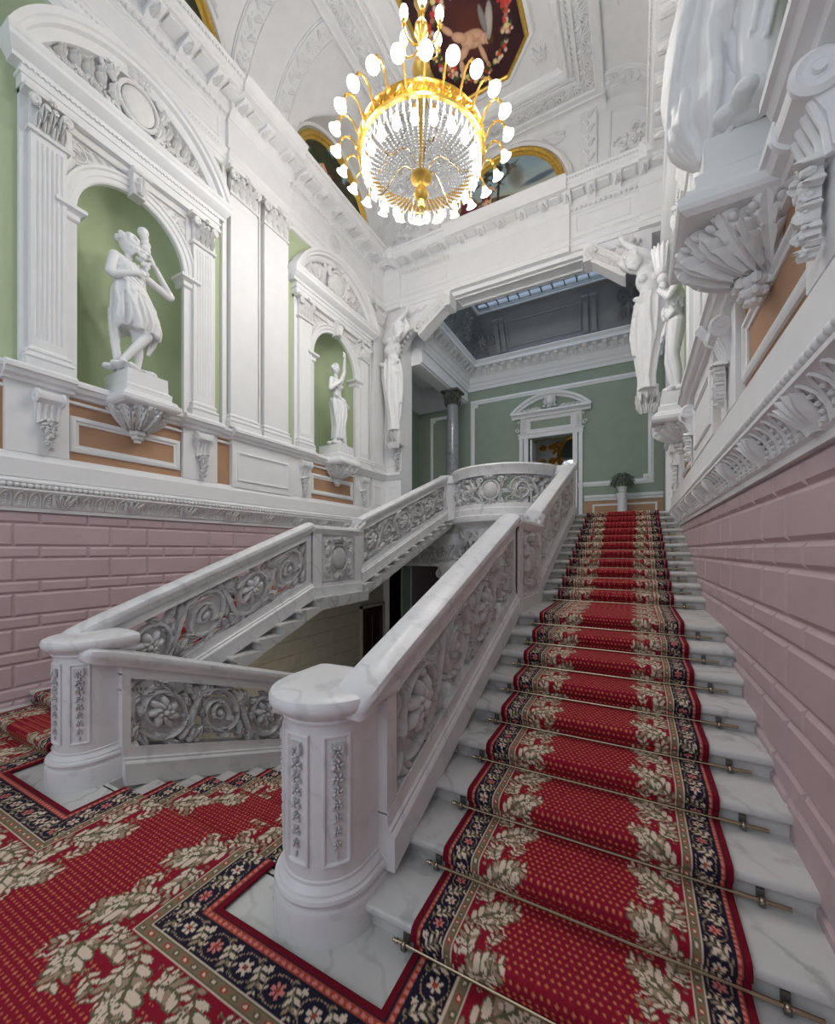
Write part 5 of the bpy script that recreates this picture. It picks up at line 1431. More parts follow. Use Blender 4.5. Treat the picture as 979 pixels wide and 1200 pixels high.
# far doorway
d = bpy.data.objects.new('door_1', None); COL.objects.link(d); d.location = ((DX_0+DX_1)/2, FY, ZTOP); d['kind'] = 'structure'
mpF = lambda s, h, dd: (s, FY-dd, h); cx = (DX_0+DX_1)/2
b = MB(mpF)
for sg in (-1, 1):
    for o_, w_, t_ in ((0.0, 0.10, 0.06), (0.10, 0.03, 0.09), (0.16, 0.10, 0.07)):
        x = cx+sg*(0.62+o_); b.box(min(x, x+sg*w_), max(x, x+sg*w_), ZTOP, DZ+0.12, 0, t_)
b.box(cx-0.90, cx+0.90, DZ, DZ+0.12, 0, 0.08); b.box(cx-0.92, cx+0.92, DZ+0.12, DZ+0.15, 0, 0.11)
b.box(cx-0.86, cx+0.86, DZ+0.15, DZ+0.62, 0, 0.03); frame(b, cx-0.62, cx+0.62, DZ+0.20, DZ+0.56, 0.03, 0.06, 0.025)
b.ext([(0, DZ+0.60), (0.10, DZ+0.60), (0.12, DZ+0.65), (0.22, DZ+0.70), (0.22, DZ+0.75), (0, DZ+0.78)], cx-1.10, cx+1.10)
hb, rise = 1.13, 0.50; R = (hb*hb+rise*rise)/(2*rise); zc = DZ+0.74+rise-R; aa = math.asin(hb/R)
b.loft([[(cx+(R+e)*sin(-aa+2*aa*i/24), zc+(R+e)*cos(-aa+2*aa*i/24), dd) for e, dd in [(-0.13, 0), (-0.13, 0.10), (-0.08, 0.13), (-0.06, 0.20), (0, 0.22), (0, 0)]] for i in range(25)])
b.build('surround', 'plaster', d)
b = MB(mpF); cartouche(b, cx, DZ+1.05, 0.40, 0.50, 0.10)
for sg in (-1, 1):
    for q in range(5): leaf(b, cx+sg*(0.25+0.14*q), DZ+0.80, pi/2-sg*0.9, 0.22-0.02*q, 0.05, curl=-sg*0.6, lift=0.04)
    x = cx+sg*0.76; rosette(b, x, DZ+0.40, 0.06, 0.06, 6); b.box(x-0.08, x+0.08, DZ+0.18, DZ+0.60, 0.02, 0.07); leaf(b, x, DZ+0.22, pi/2, 0.3, 0.05, curl=0, lift=0.04, base=0.06)
    spiral(b, cx+sg*0.94, DZ+0.28, 0.07, 0, 1.3, 0.022, 0.012, sg, 0.2, 14, 0.05); spiral(b, cx+sg*0.90, DZ+0.52, 0.04, pi, 1.2, 0.018, 0.01, -sg, 0.2, 12, 0.05)
b.build('carved_crest', 'plaster_relief', d)
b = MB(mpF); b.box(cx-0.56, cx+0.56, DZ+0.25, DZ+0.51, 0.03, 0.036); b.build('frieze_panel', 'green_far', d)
b = MB(); b.box(DX_0+0.04, DX_0+0.09, FY+0.02, FY+0.62, ZTOP, DZ-0.02); b.build('open_leaf', 'plaster', d)
# gilded room seen through the doorway
b = MB(); b.box(-3.6, -0.8, 14.0, 14.1, ZTOP, 6.0); b.box(-3.6, -3.5, FY+0.3, 14.0, ZTOP, 6.0); b.box(-0.8, -0.7, FY+0.3, 14.0, ZTOP, 6.0); b.box(-3.6, -0.7, FY+0.3, 14.1, 5.9, 6.0); b.box(-3.6, -0.7, FY+0.3, 14.1, ZTOP-0.1, ZTOP)
struct(b.build('wall_far', 'plaster'))
t = thing('gilded_overmantel', (-2.1, 13.9, ZTOP), 'gilt scrolled mirror frame glimpsed through the far doorway', 'mirror')
b = MB(lambda s, h, d: (s, 14.0-d, h))
b.tube([(-1.80+0.42*cos(2*pi*q/32), 4.75+0.62*sin(2*pi*q/32), 0.05) for q in range(33)], 0.06, 8)
for q in range(16):
    a = 2*pi*q/16; leaf(b, -1.80+0.48*cos(a), 4.75+0.68*sin(a), a+0.7, 0.26, 0.06, curl=1.2, lift=0.05)
for x in (-2.75, -2.45, -2.2):
    for z in (4.2, 4.65, 5.1, 5.45):
        p = spiral(b, x, z, 0.13, z, 1.5, 0.025, 0.015, 1, 0.2, 16, 0.04); acanthus_run(b, p, 0.16, 0.05, 3, 1, lift=0.05)
b.build('frame', 'gold', t)
b = MB(lambda s, h, d: (s, 14.0-d, h)); b.lathe([(0.001, 0), (0.40, 0)], (0, 0, 0), 4) if False else None
b.add([(-1.80+0.40*cos(2*pi*q/32), 4.75+0.60*sin(2*pi*q/32), 0.03) for q in range(32)], [tuple(range(32))]); b.build('glass', 'mirror', t)
# potted foliage on a pedestal
t = thing('plant_pedestal', (-0.30, 11.7, ZTOP), 'round white pedestal at the top of the stairs, in front of the green wall', 'pedestal')
b = MB(); b.lathe([(0.16, 0), (0.16, 0.06), (0.13, 0.09), (0.115, 0.13), (0.11, 0.60), (0.115, 0.70), (0.13, 0.74), (0.13, 0.78)], (-0.30, 11.7, ZTOP), 28); b.build('drum', 'marble', t)
t = thing('potted_plant', (-0.30, 11.7, ZTOP+0.78), 'rounded grey-green potted plant on the white pedestal', 'plant')
b = MB(); b.lathe([(0.05, 0), (0.09, 0.03), (0.11, 0.14), (0.12, 0.16), (0.10, 0.16)], (-0.30, 11.7, ZTOP+0.78), 20); b.build('pot', 'plaster', t)
b = MB(); rr = random.Random(4)
for q in range(420):
    th = rr.uniform(0, 2*pi); ph = math.acos(rr.uniform(-0.45, 1)); r = rr.uniform(0.16, 0.27)
    p = Vector((-0.30+r*sin(ph)*cos(th)*1.1, 11.7+r*sin(ph)*sin(th)*1.1, ZTOP+1.05+r*cos(ph)*0.95))
    b.ell(p, (0.034, 0.020, 0.008), 6, 3, rotm=Matrix.Rotation(th, 3, 'Z') @ Matrix.Rotation(ph, 3, 'Y'))
b.build('foliage', 'foliage', t)

# ------------------------------------------------------------------ lower level
LZ = -2.1
b = MB(); b.box(-6.4, 1.4, 1.0, 13, LZ-0.2, LZ); struct(b.build('floor', 'dark'))
def stone_courses(mp, s0, s1, z0, topf, name):
    b = MB(mp); z = z0; row = 0
    while z < 2.0:
        x = s0-(0.45 if row % 2 else 0)
        while x < s1:
            a = max(x, s0)+0.004; c = min(x+0.9, s1)-0.004; h = min(topf((a+c)/2), z+0.27)-0.004
            if c-a > 0.05 and h > z+0.02: b.frustum(a, c, z+0.004, h, 0.0, 0.012, 0.008)
            x += 0.9
        z += 0.27; row += 1
    b.box(s0, s1, z0, min(topf(s0), topf(s1)) if False else z0+0.01, 0, 0.004)
    struct(b.build(name, 'stone_cream', smooth=0))
def under(y):
    if y < YLAND: return nose_z(y)-0.24
    if y < YU: return 9*RISE-0.17
    return nose_zu(y)-0.24
stone_courses(lambda s, h, d: (XL+0.03+d, s, h), 1.0, 7.52, LZ, under, 'wall_left')
b = MB(); ys = [1.0, YLAND, YU, 8.5]
b.add([(XL+0.032, y, LZ) for y in ys]+[(XL+0.032, y, under(y)-0.02) for y in ys], [(0, 1, 5, 4), (1, 2, 6, 5), (2, 3, 7, 6)])
struct(b.build('wall_left', 'stone_cream'))
d = bpy.data.objects.new('door_2', None); COL.objects.link(d); d.location = (XL, 8.0, LZ); d['kind'] = 'structure'
b = MB(lambda s, h, dd: (XL+0.03+dd, s, h)); b.box(7.56, 8.40, LZ, 0.36, 0, 0.05)
for z0, z1 in ((LZ+0.2, LZ+1.0), (LZ+1.15, 0.2)): frame(b, 7.66, 7.95, z0, z1, 0.05, 0.04, 0.02); frame(b, 8.02, 8.30, z0, z1, 0.05, 0.04, 0.02)
b.build('door_leaf', 'wood', d)
b = MB(lambda s, h, dd: (XL+0.03+dd, s, h)); b.box(7.50, 7.56, LZ, 0.42, 0, 0.07); b.box(8.40, 8.46, LZ, 0.42, 0, 0.07); b.box(7.50, 8.46, 0.36, 0.42, 0, 0.07); b.build('door_frame', 'stone_cream', d)
b = MB(); b.box(-5.35, -4.98, 8.5, 8.9, LZ, 1.40)
struct(b.build('wall_lower', 'green_far'))
b = MB(); b.box(-5.02, -0.9, YB-0.02, YB+0.5, 1.40, 2.07); b.box(-5.04, -0.9, YB-0.07, YB+0.5, 1.33, 1.40); b.box(-5.04, -0.9, YB-0.06, YB+0.5, 1.82, 1.88); struct(b.build('trim_6', 'marble'))
b = MB(lambda s, h, d: (s, YB-0.02-d, h)); b.push(lambda s, h, d: (-4.95+s, 1.42+h, d)); scroll_panel(b, 4.0, 0.38, 10, 0.08, False, False, 33, 0.8); b.pop(); struct(b.build('trim_6', 'marble_carve'))
for cxx, nm in ((-3.72, 'left'), (-1.20, 'right')):
    t = thing('ionic_column', (cxx, YB, LZ), 'column with scrolled capital under the %s end of the carved beam below the balcony' % nm, 'column')
    b = MB()
    for sg in (-1, 1): spiral(b.push(lambda s, h, d: (s, YB-0.16-d, h)), cxx+sg*0.17, 1.16, 0.10, pi/2, 1.8, 0.032, 0.014, -sg, 0.12, 24, 0.0); b.pop()
    b.box(cxx-0.24, cxx+0.24, YB-0.14, YB+0.30, 1.07, 1.33); b.build('capital', 'marble_carve', t)
    b = MB(); b.lathe([(0.17, 0), (0.17, 3.16)], (cxx, YB+0.10, LZ), 20); b.build('shaft', 'dark', t)
b = MB(); b.box(-6.2, 1.2, 10.2, 10.4, LZ, 2.1); struct(b.build('wall_lower', 'wood'))  # far passage wall in dark wood colour, standing in for deep shade

# ------------------------------------------------------------------ chandelier
HX, HY = -2.45, 4.67; RZ = 6.72; RR = 0.78
ch = thing('chandelier', (HX, HY, 6.1), 'large gilt chandelier with crystal beads and lit bulbs hanging from the ceiling', 'chandelier')
cc = lambda r, a, z: (HX+r*cos(a), HY+r*sin(a), z)
b = MB(); b.lathe([(0.77, 0), (0.80, 0.0), (0.815, 0.02), (0.80, 0.035), (0.80, 0.145), (0.82, 0.16), (0.81, 0.18), (0.76, 0.18), (0.76, 0.0), (0.77, 0.0)], (HX, HY, RZ), 72, caps=False)
for k in range(36):
    a = 2*pi*k/36
    b.push(lambda s, h, d, a=a: (HX+(0.80+d)*cos(a+s/0.8), HY+(0.80+d)*sin(a+s/0.8), h))
    leaf(b, -0.05, RZ+0.05, 0.5, 0.13, 0.028, curl=0.9, lift=0.02, n=5, lobes=2); b.tube([(-0.07, RZ+0.05, 0.008), (-0.03, RZ+0.13, 0.01), (0.03, RZ+0.05, 0.01), (0.07, RZ+0.13, 0.008)], 0.009, 5)
    b.ell((0, RZ+0.09, 0.01), (0.02, 0.02, 0.014), 6, 4); b.pop()
b.build('gilt_ring', 'gold', ch)
b = MB(); b.lathe([(0.03, 4.0), (0.03, 3.2), (0.05, 3.15), (0.03, 3.1), (0.03, 2.75), (0.06, 2.70), (0.05, 2.55), (0.09, 2.45), (0.10, 2.30), (0.05, 2.18), (0.04, 2.05), (0.085, 1.98), (0.09, 1.88), (0.045, 1.80), (0.04, 1.55), (0.11, 1.48), (0.12, 1.40), (0.06, 1.32), (0.05, 1.05), (0.08, 0.95), (0.05, 0.86), (0.03, 0.3), (0.03, 0)], (HX, HY, RZ-0.2), 24)
b.build('stem', 'gold', ch)
b = MB()
for k in range(6): b.tube([cc(0.04, k*pi/3, RZ+0.95), cc(0.30, k*pi/3, RZ+0.45), cc(0.62, k*pi/3, RZ+0.20), cc(0.78, k*pi/3, RZ+0.12)], 0.006, 5)
for k in range(6):
    a = k*pi/3+0.2
    pts = [cc(0.06+0.56*t, a, RZ-0.12+0.14*sin(t*5)) for t in [i/12 for i in range(13)]]; b.tube(pts, 0.013, 6)
b.build('suspension_rods', 'brass', ch)
b = MB(); b.lathe([(0.001, 0.04), (0.05, 0.04), (0.135, 0.02), (0.14, 0.0), (0.11, -0.03), (0.06, -0.06), (0.045, -0.09), (0.05, -0.11), (0.035, -0.13), (0.085, -0.17), (0.095, -0.21), (0.07, -0.255), (0.03, -0.28), (0.022, -0.32), (0.045, -0.345), (0.04, -0.375), (0.012, -0.40), (0.001, -0.42)], (HX, HY, 6.52), 32)
b.build('bottom_finial', 'gold', ch)
b = MB(); rr = random.Random(9)
for k in range(60):
    a = 2*pi*k/60; n = 24
    for i in range(n):
        t = (i+0.5)/n; ang = pi/2*t; r = 0.10+0.65*cos(ang); z = 6.72-0.20*sin(ang)**0.9
        if k % 2 and r < 0.30: continue
        s = 0.0105*(0.6+0.6*r/0.75)
        b.ell(cc(r, a, z), (s, s, s*1.15), 6, 4)
for k in range(60):
    a = 2*pi*k/60
    for i in range(5): b.ell(cc(0.765, a, RZ-0.012-0.03*i), (0.009, 0.009, 0.013), 5, 3)
for k in range(20):
    a = 2*pi*k/20; n = 22
    for i in range(n):
        t = (i+0.5)/n; r = 0.10+0.66*t**1.6; z = 7.75-0.87*t
        b.ell(cc(r, a, z), (0.011, 0.011, 0.013), 5, 3)
o = b.build('crystal_bead_strings', 'crystal', ch); o['kind'] = 'stuff'
# scrolled arms with shaded lamps
def arm_proto(a):
    t = bpy.data.objects.new('lamp_arm', None); COL.objects.link(t); t.parent = ch; t.location = Vector((HX, HY, 6.9))-ch.location
    b = MB(); pts = [(0.80, 6.80), (0.84, 6.90), (0.88, 6.98), (0.93, 7.03), (0.98, 7.04), (1.03, 7.01), (1.055, 6.97), (1.06, 6.93)]
    b.tube([cc(r, a, z) for r, z in pts], [0.014, 0.013, 0.013, 0.012, 0.012, 0.012, 0.014, 0.016], 7)
    for r, z in pts[1:-1:2]: b.ell(cc(r, a, z), (0.02, 0.02, 0.016), 6, 4)
    b.lathe([(0.001, 0.02), (0.022, 0.02), (0.03, 0.0), (0.026, -0.03), (0.001, -0.03)], cc(1.06, a, 6.93), 10)
    b.build('arm_scroll', 'gold', t)
    TL = 0.45
    tilt = lambda x, y, z: (HX+1.062+(x*cos(TL)-z*sin(TL)), HY+y, 6.92+(x*sin(TL)+z*cos(TL)))      # shade leans outwards
    b = MB(tilt); b.lathe([(0.024, 0.0), (0.036, -0.02), (0.046, -0.05), (0.054, -0.075), (0.078, -0.10), (0.076, -0.103), (0.052, -0.080), (0.042, -0.05), (0.032, -0.022), (0.02, -0.002), (0.024, 0.0)], (0, 0, 0), 18, caps=False); b.build('shade', 'shade', t)
    b = MB(tilt); b.ell((0, 0, -0.066), (0.026, 0.026, 0.036), 10, 7); b.build('bulb', 'bulb', t)
    return t
def copy_rot(o, root_loc, ang):
    """copy of a part tree turned about the chandelier axis"""
    c = copy_tree(o); c.parent = o.parent; c.rotation_euler = (0, 0, ang); return c
pa = arm_proto(0.0)
for k in range(1, 24): copy_rot(pa, None, 2*pi*k/24)
t0 = bpy.data.objects.new('hanging_lamp', None); COL.objects.link(t0); t0.parent = ch; t0.location = Vector((HX, HY, 6.9))-ch.location
b = MB(); b.lathe([(0.001, 0.06), (0.012, 0.05), (0.022, 0.0), (0.026, -0.03), (0.001, -0.03)], cc(0.70, 0.06, 6.69), 10); b.build('socket', 'gold', t0)
b = MB(); b.lathe([(0.001, 0.0), (0.022, -0.005), (0.028, -0.04), (0.046, -0.085), (0.050, -0.115), (0.036, -0.15), (0.001, -0.165)], cc(0.70, 0.06, 6.67), 14); b.build('bulb', 'bulb', t0)
for k in range(1, 20): copy_rot(t0, None, 2*pi*k/20)
t1 = bpy.data.objects.new('candle_arm', None); COL.objects.link(t1); t1.parent = ch; t1.location = Vector((HX, HY, 6.9))-ch.location
b = MB(); b.tube([cc(0.05, 0, 8.22), cc(0.12, 0, 8.18), cc(0.20, 0, 8.20), cc(0.25, 0, 8.27), cc(0.26, 0, 8.36)], 0.013, 7); b.lathe([(0.001, 0), (0.03, 0.0), (0.02, 0.03), (0.03, 0.06), (0.001, 0.06)], cc(0.26, 0, 8.34), 10); b.build('arm_scroll', 'gold', t1)
b = MB(); b.lathe([(0.02, 0), (0.04, 0.03), (0.055, 0.08), (0.05, 0.13), (0.035, 0.17), (0.001, 0.18)], cc(0.26, 0, 8.40), 14); b.build('bulb', 'bulb', t1)
for k in range(1, 6): copy_rot(t1, None, 2*pi*k/6)

# ------------------------------------------------------------------ statues
def cap(mb, p0, p1, r0, r1, n=12):
    p0, p1 = Vector(p0), Vector(p1); t = (p1-p0); L = t.length; t.normalize()
    a = Vector((0, 0, 1)).cross(t)
    if a.length < 1e-3: a = Vector((1, 0, 0))
    a.normalize(); c = t.cross(a); rings = []
    for ph in (-80, -50, -20): 
        q = radians(ph); rings.append((p0+t*r0*sin(q), r0*cos(q)))
    rings.append((p0, r0)); rings.append((p1, r1))
    for ph in (20, 50, 80): q = radians(ph); rings.append((p1+t*r1*sin(q), r1*cos(q)))
    mb.loft([[tuple(o+a*cos(2*pi*k/n)*r+c*sin(2*pi*k/n)*r) for k in range(n)] for o, r in rings])
def chain(mb, pts):
    for (p, r), (q, r2) in zip(pts[:-1], pts[1:]): cap(mb, p, q, r, r2)
def drape(mb, rings, folds=9, amp=0.17, tw=0.5, n=54, seed=0):
    """rings: [(s,h,d, rs, rd)] from top to bottom"""
    out = []
    for i, (s, h, d, rs, rd) in enumerate(rings):
        t = i/(len(rings)-1); rr_ = []
        for k in range(n):
            a = 2*pi*k/n; f = 1+amp*(0.35+0.65*t)*(0.7*cos(folds*a+tw*i+seed)+0.3*cos((folds*2-3)*a-1.3*tw*i+seed))
            rr_.append((s+rs*f*cos(a), h, d+rd*f*sin(a)))
        out.append(rr_)
    mb.loft(out)
    m = max(4, folds+1); rd_ = random.Random(seed+len(rings))      # raised fold ridges
    for j in range(m):
        a = 2*pi*j/m+rd_.uniform(-0.15, 0.15); da = rd_.uniform(-0.10, 0.10); pts = []; rs_ = []
        for i, (s, h, d, rs, rd) in enumerate(rings):
            aa = a+da*i+0.12*sin(i*1.7+j); k = 1.0+amp*0.6
            pts.append((s+rs*k*cos(aa), h, d+rd*k*sin(aa))); rs_.append(max(0.007, min(rs, rd)*0.15*(0.6+0.6*i/(len(rings)-1))))
        for i in range(len(pts)-1): cap(mb, pts[i], pts[i+1], rs_[i], rs_[i+1], 8)
def sfold(mb, rings, i0, a0, i1, a1, r0, r1=None, k=1.04, n=9):
    """raised fold running over the surface of a drape from ring i0, angle a0 to ring i1, angle a1"""
    r1 = r0 if r1 is None else r1; pts = []
    for j in range(n):
        t = j/(n-1); f = i0+(i1-i0)*t; i = min(int(f), len(rings)-2); g = f-i; q = [x*(1-g)+y*g for x, y in zip(rings[i], rings[i+1])]; a = a0+(a1-a0)*t+0.06*sin(t*7)
        pts.append(((q[0]+q[3]*k*cos(a), q[1], q[2]+q[4]*k*sin(a)), (r0+(r1-r0)*t)*(0.5+0.5*sin(pi*min(1, t*0.9+0.1)))))
    for (p, r), (p2, r2) in zip(pts[:-1], pts[1:]): cap(mb, p, p2, r, r2, 8)
def hand(mb, p, u, v, sc=1.0, curl=0.4):
    """palm at p, fingers along u, palm width along v"""
    p, u, v = Vector(p), Vector(u).normalized(), Vector(v).normalized(); w = u.cross(v)
    cap(mb, p-u*0.02*sc, p+u*0.035*sc, 0.024*sc, 0.026*sc); cap(mb, p+v*0.018*sc, p+u*0.04*sc+v*0.02*sc, 0.016*sc, 0.016*sc); cap(mb, p-v*0.018*sc, p+u*0.04*sc-v*0.02*sc, 0.016*sc, 0.016*sc)
    for i, (o, L) in enumerate(((-0.028, 0.062), (-0.010, 0.074), (0.009, 0.070), (0.027, 0.054))):
        b0 = p+u*0.045*sc+v*o*sc; b1 = b0+(u+w*curl*0.5)*L*0.5*sc; b2 = b1+(u*0.7+w*curl)*L*0.45*sc
        cap(mb, b0, b1, 0.0095*sc, 0.009*sc, 8); cap(mb, b1, b2, 0.009*sc, 0.0075*sc, 8)
    q = p+v*-0.03*sc; cap(mb, q, q+(u*0.6-v*0.6)*0.05*sc, 0.012*sc, 0.009*sc, 8)
def head(mb, c, R=0.105, face=(0, 0, 1), up=(0, 1, 0), hair='bun', beard=False):
    c, f, u = Vector(c), Vector(face).normalized(), Vector(up).normalized(); r = u.cross(f).normalized(); u = f.cross(r)
    m = Matrix((r, u, f)).transposed()
    mb.ell(c, (R*0.76, R*1.0, R*0.86), 16, 12, rotm=m)
    P = lambda a, b_, e: c+(r*a+u*b_+f*e)*R
    mb.ell(P(0, -0.62, 0.42), (R*0.42, R*0.40, R*0.42), 12, 8, rotm=m)          # jaw and chin
    mb.ell(P(0, -0.86, 0.62), (R*0.18, R*0.14, R*0.16), 8, 6, rotm=m)
    cap(mb, P(0, 0.18, 0.84), P(0, -0.22, 1.06), R*0.085, R*0.12, 8)            # nose
    mb.ell(P(0, -0.24, 0.95), (R*0.19, R*0.09, R*0.11), 8, 6, rotm=m)
    for sg in (-1, 1):
        cap(mb, P(sg*0.12, 0.24, 0.84), P(sg*0.46, 0.22, 0.68), R*0.075, R*0.06, 8)   # brow
        mb.ell(P(sg*0.29, 0.04, 0.70), (R*0.12, R*0.07, R*0.10), 8, 6, rotm=m)      # eye
        mb.ell(P(sg*0.34, -0.26, 0.60), (R*0.22, R*0.22, R*0.20), 8, 6, rotm=m)      # cheek
        mb.ell(P(sg*0.76, -0.02, 0.02), (R*0.08, R*0.22, R*0.14), 8, 6, rotm=m)      # ear
    mb.ell(P(0, -0.46, 0.86), (R*0.22, R*0.055, R*0.12), 8, 6, rotm=m); mb.ell(P(0, -0.58, 0.83), (R*0.18, R*0.06, R*0.12), 8, 6, rotm=m)
    rnd = random.Random(5)
    for i in range(46):      # curls
        th = rnd.uniform(0, 2*pi); ph = rnd.uniform(0, 1.75)
        x, y, z = sin(ph)*cos(th), cos(ph), sin(ph)*sin(th)
        if z > 0.35 and y < 0.62: continue
        mb.ell(P(x*0.84, y*1.04+0.06, z*0.94-0.04), (R*0.20, R*0.15, R*0.20), 7, 5, rotm=m)
    if hair == 'bun': mb.ell(P(0, 0.45, -1.0), (R*0.42, R*0.40, R*0.42), 10, 8, rotm=m)
    if beard:
        for i in range(26): mb.ell(P(rnd.uniform(-0.5, 0.5), -0.75-rnd.random()*0.8, 0.5+rnd.uniform(-0.3, 0.35)), (R*0.17, R*0.24, R*0.16), 7, 5, rotm=m)
def torso(mb, pel, chest, sh_l, sh_r, female=True, sc=1.0):
    pel, chest, sl, sr = map(Vector, (pel, chest, sh_l, sh_r)); mid = pel.lerp(chest, 0.5)
    ax = (chest-pel).normalized(); lat = (sr-sl).normalized(); fw = lat.cross(ax).normalized()
    m = Matrix((lat, ax, fw)).transposed()
    mb.ell(pel, (0.155*sc, 0.13*sc, 0.115*sc), 16, 10, rotm=m); mb.ell(mid, (0.112*sc, 0.17*sc, 0.085*sc), 16, 10, rotm=m)
    mb.ell(chest, (0.145*sc, 0.16*sc, 0.105*sc), 16, 10, rotm=m)
    chain(mb, [(sl, 0.055*sc), (chest+ax*0.10*sc, 0.07*sc), (sr, 0.055*sc)])
    fsg = 1 if fw.z > 0 else -1
    for sg in (-1, 1):
        q = chest+lat*sg*0.068*sc+fw*fsg*0.085*sc-ax*0.01*sc
        mb.ell(q, (0.054*sc if female else 0.065*sc, 0.05*sc, 0.045*sc if female else 0.022*sc), 12, 8, rotm=m)
    return fw*fsg
def statue_obj(name, mb, mp, root, voxel=0.0095, smooth=3, mat='statue'):
    mb.v = [mp(*p) for p in mb.v]
    o = mb.build(name, mat, root, smooth=None)
    md = o.modifiers.new('union', 'REMESH'); md.mode = 'VOXEL'; md.voxel_size = voxel; md.use_smooth_shade = True
    md = o.modifiers.new('soften', 'SMOOTH'); md.factor = 0.5; md.iterations = max(1, smooth-1)
    return o
def at(base, mp):      # local statue frame standing at base=(s,h,d) on the wall map
    return lambda s, h, d: mp(base[0]+s, base[1]+h, base[2]+d)
def rock_base(mb, w=0.22, d=0.16):
    r = random.Random(2)
    for i in range(26): mb.ell((r.uniform(-w, w), 0.03+r.uniform(0, 0.03), r.uniform(-d, d)), (0.07, 0.045, 0.06), 8, 6)

# left wall, nearer niche: draped figure with cup and grapes
root = thing('statue', WL(2.72, 3.84, 0.10), 'white statue of a draped standing figure with crossed legs, nearer niche of the left wall', 'statue')
b = MB(); rock_base(b)
torso(b, (0.02, 0.93, 0), (-0.02, 1.22, 0.01), (-0.17, 1.36, 0.02), (0.15, 1.30, 0.0), True)
chain(b, [((-0.01, 1.36, 0), 0.05), ((-0.02, 1.46, 0.01), 0.045)]); head(b, (-0.03, 1.565, 0.04), 0.115, (0.5, -0.3, 0.85), (0.15, 1, 0.1))
for i in range(26): b.ell((-0.03+0.105*cos(i*0.9), 1.62+0.03*sin(i*2.3), 0.01+0.10*sin(i*0.9)), (0.032, 0.026, 0.032), 7, 5)
chain(b, [((-0.18, 1.35, 0.02), 0.058), ((-0.24, 1.12, 0.05), 0.048), ((-0.22, 1.10, 0.06), 0.045), ((0.00, 1.20, 0.16), 0.034)]); hand(b, (0.02, 1.215, 0.17), (1, 0.3, 0.1), (0, 1, 0))
chain(b, [((0.17, 1.29, 0.0), 0.055), ((0.44, 1.17, 0.06), 0.044), ((0.46, 1.18, 0.07), 0.042), ((0.25, 1.44, 0.08), 0.032)]); hand(b, (0.22, 1.47, 0.08), (-0.5, 0.8, 0), (0.6, 0.4, 0.6))
for p, r in (((0.12, 1.50, 0.10), 0.05), ((0.13, 1.58, 0.09), 0.06), ((0.14, 1.66, 0.07), 0.06), ((0.14, 1.75, 0.05), 0.05), ((0.13, 1.82, 0.04), 0.065)): b.ell(p, (r, r, r), 10, 8)
rn = random.Random(3)
for i in range(40): b.ell((0.08+rn.uniform(-0.05, 0.07), 1.40+rn.uniform(-0.14, 0.14), 0.12+rn.uniform(-0.03, 0.04)), (0.022, 0.022, 0.022), 6, 5)
chain(b, [((0.07, 0.88, 0.02), 0.095), ((0.13, 0.52, 0.12), 0.066), ((0.13, 0.50, 0.12), 0.062), ((-0.12, 0.13, 0.10), 0.038), ((-0.14, 0.09, 0.11), 0.036)]); chain(b, [((-0.13, 0.09, 0.10), 0.034), ((-0.17, 0.065, 0.20), 0.024)])
chain(b, [((-0.06, 0.88, 0.0), 0.09), ((0.06, 0.50, 0.03), 0.06), ((0.10, 0.30, -0.01), 0.056), ((0.08, 0.09, 0.0), 0.036)]); chain(b, [((0.08, 0.08, 0.02), 0.034), ((0.12, 0.06, 0.12), 0.024)])
for i in range(5): b.ell((-0.17+0.014*i, 0.06, 0.215), (0.009, 0.009, 0.018), 6, 4); b.ell((0.10+0.012*i, 0.055, 0.135), (0.009, 0.009, 0.018), 6, 4)
statue_obj('body', b, at((2.72, 3.84, 0.10), WL), root)
b = MB()
drape(b, [(-0.03, 1.34, 0.0, 0.14, 0.10), (-0.02, 1.24, 0.01, 0.155, 0.125), (0.0, 1.08, 0.01, 0.15, 0.12), (0.02, 0.95, 0.01, 0.19, 0.15), (0.05, 0.78, 0.02, 0.22, 0.18), (0.06, 0.62, 0.02, 0.24, 0.19), (0.07, 0.54, 0.02, 0.22, 0.18)], 8, 0.13, 0.5, seed=1)
RG = [(-0.03, 1.34, 0.0, 0.14, 0.10), (-0.02, 1.24, 0.01, 0.155, 0.125), (0.0, 1.08, 0.01, 0.15, 0.12), (0.02, 0.95, 0.01, 0.19, 0.15), (0.05, 0.78, 0.02, 0.22, 0.18), (0.06, 0.62, 0.02, 0.24, 0.19), (0.07, 0.54, 0.02, 0.22, 0.18)]
for i in range(6): sfold(b, RG, 0.1+0.3*i, 2.6, 1.6+0.45*i, 0.4, 0.013, 0.02, 1.06)
for i in range(7): sfold(b, RG, 2.8, 0.7+0.28*i, 6, 0.5+0.36*i, 0.012, 0.024, 1.07)
for i in range(9):       # knotted cloth and hanging ends
    b.ell((-0.02+0.03*cos(i*2.1), 1.02-0.03*i, 0.13+0.01*(i % 3)), (0.07, 0.035, 0.035), 10, 6, rot=i*0.9)
drape(b, [(-0.17, 0.72, 0.0, 0.06, 0.05), (-0.17, 0.5, 0.0, 0.055, 0.04), (-0.16, 0.30, 0.0, 0.045, 0.035), (-0.13, 0.12, 0.0, 0.05, 0.04)], 4, 0.2)
drape(b, [(0.24, 0.95, 0.0, 0.06, 0.05), (0.28, 0.7, 0.0, 0.07, 0.05), (0.25, 0.48, 0.0, 0.055, 0.04), (0.20, 0.32, 0.0, 0.02, 0.02)], 4, 0.22)
statue_obj('drapery', b, at((2.72, 3.84, 0.10), WL), root, 0.0095, 1)

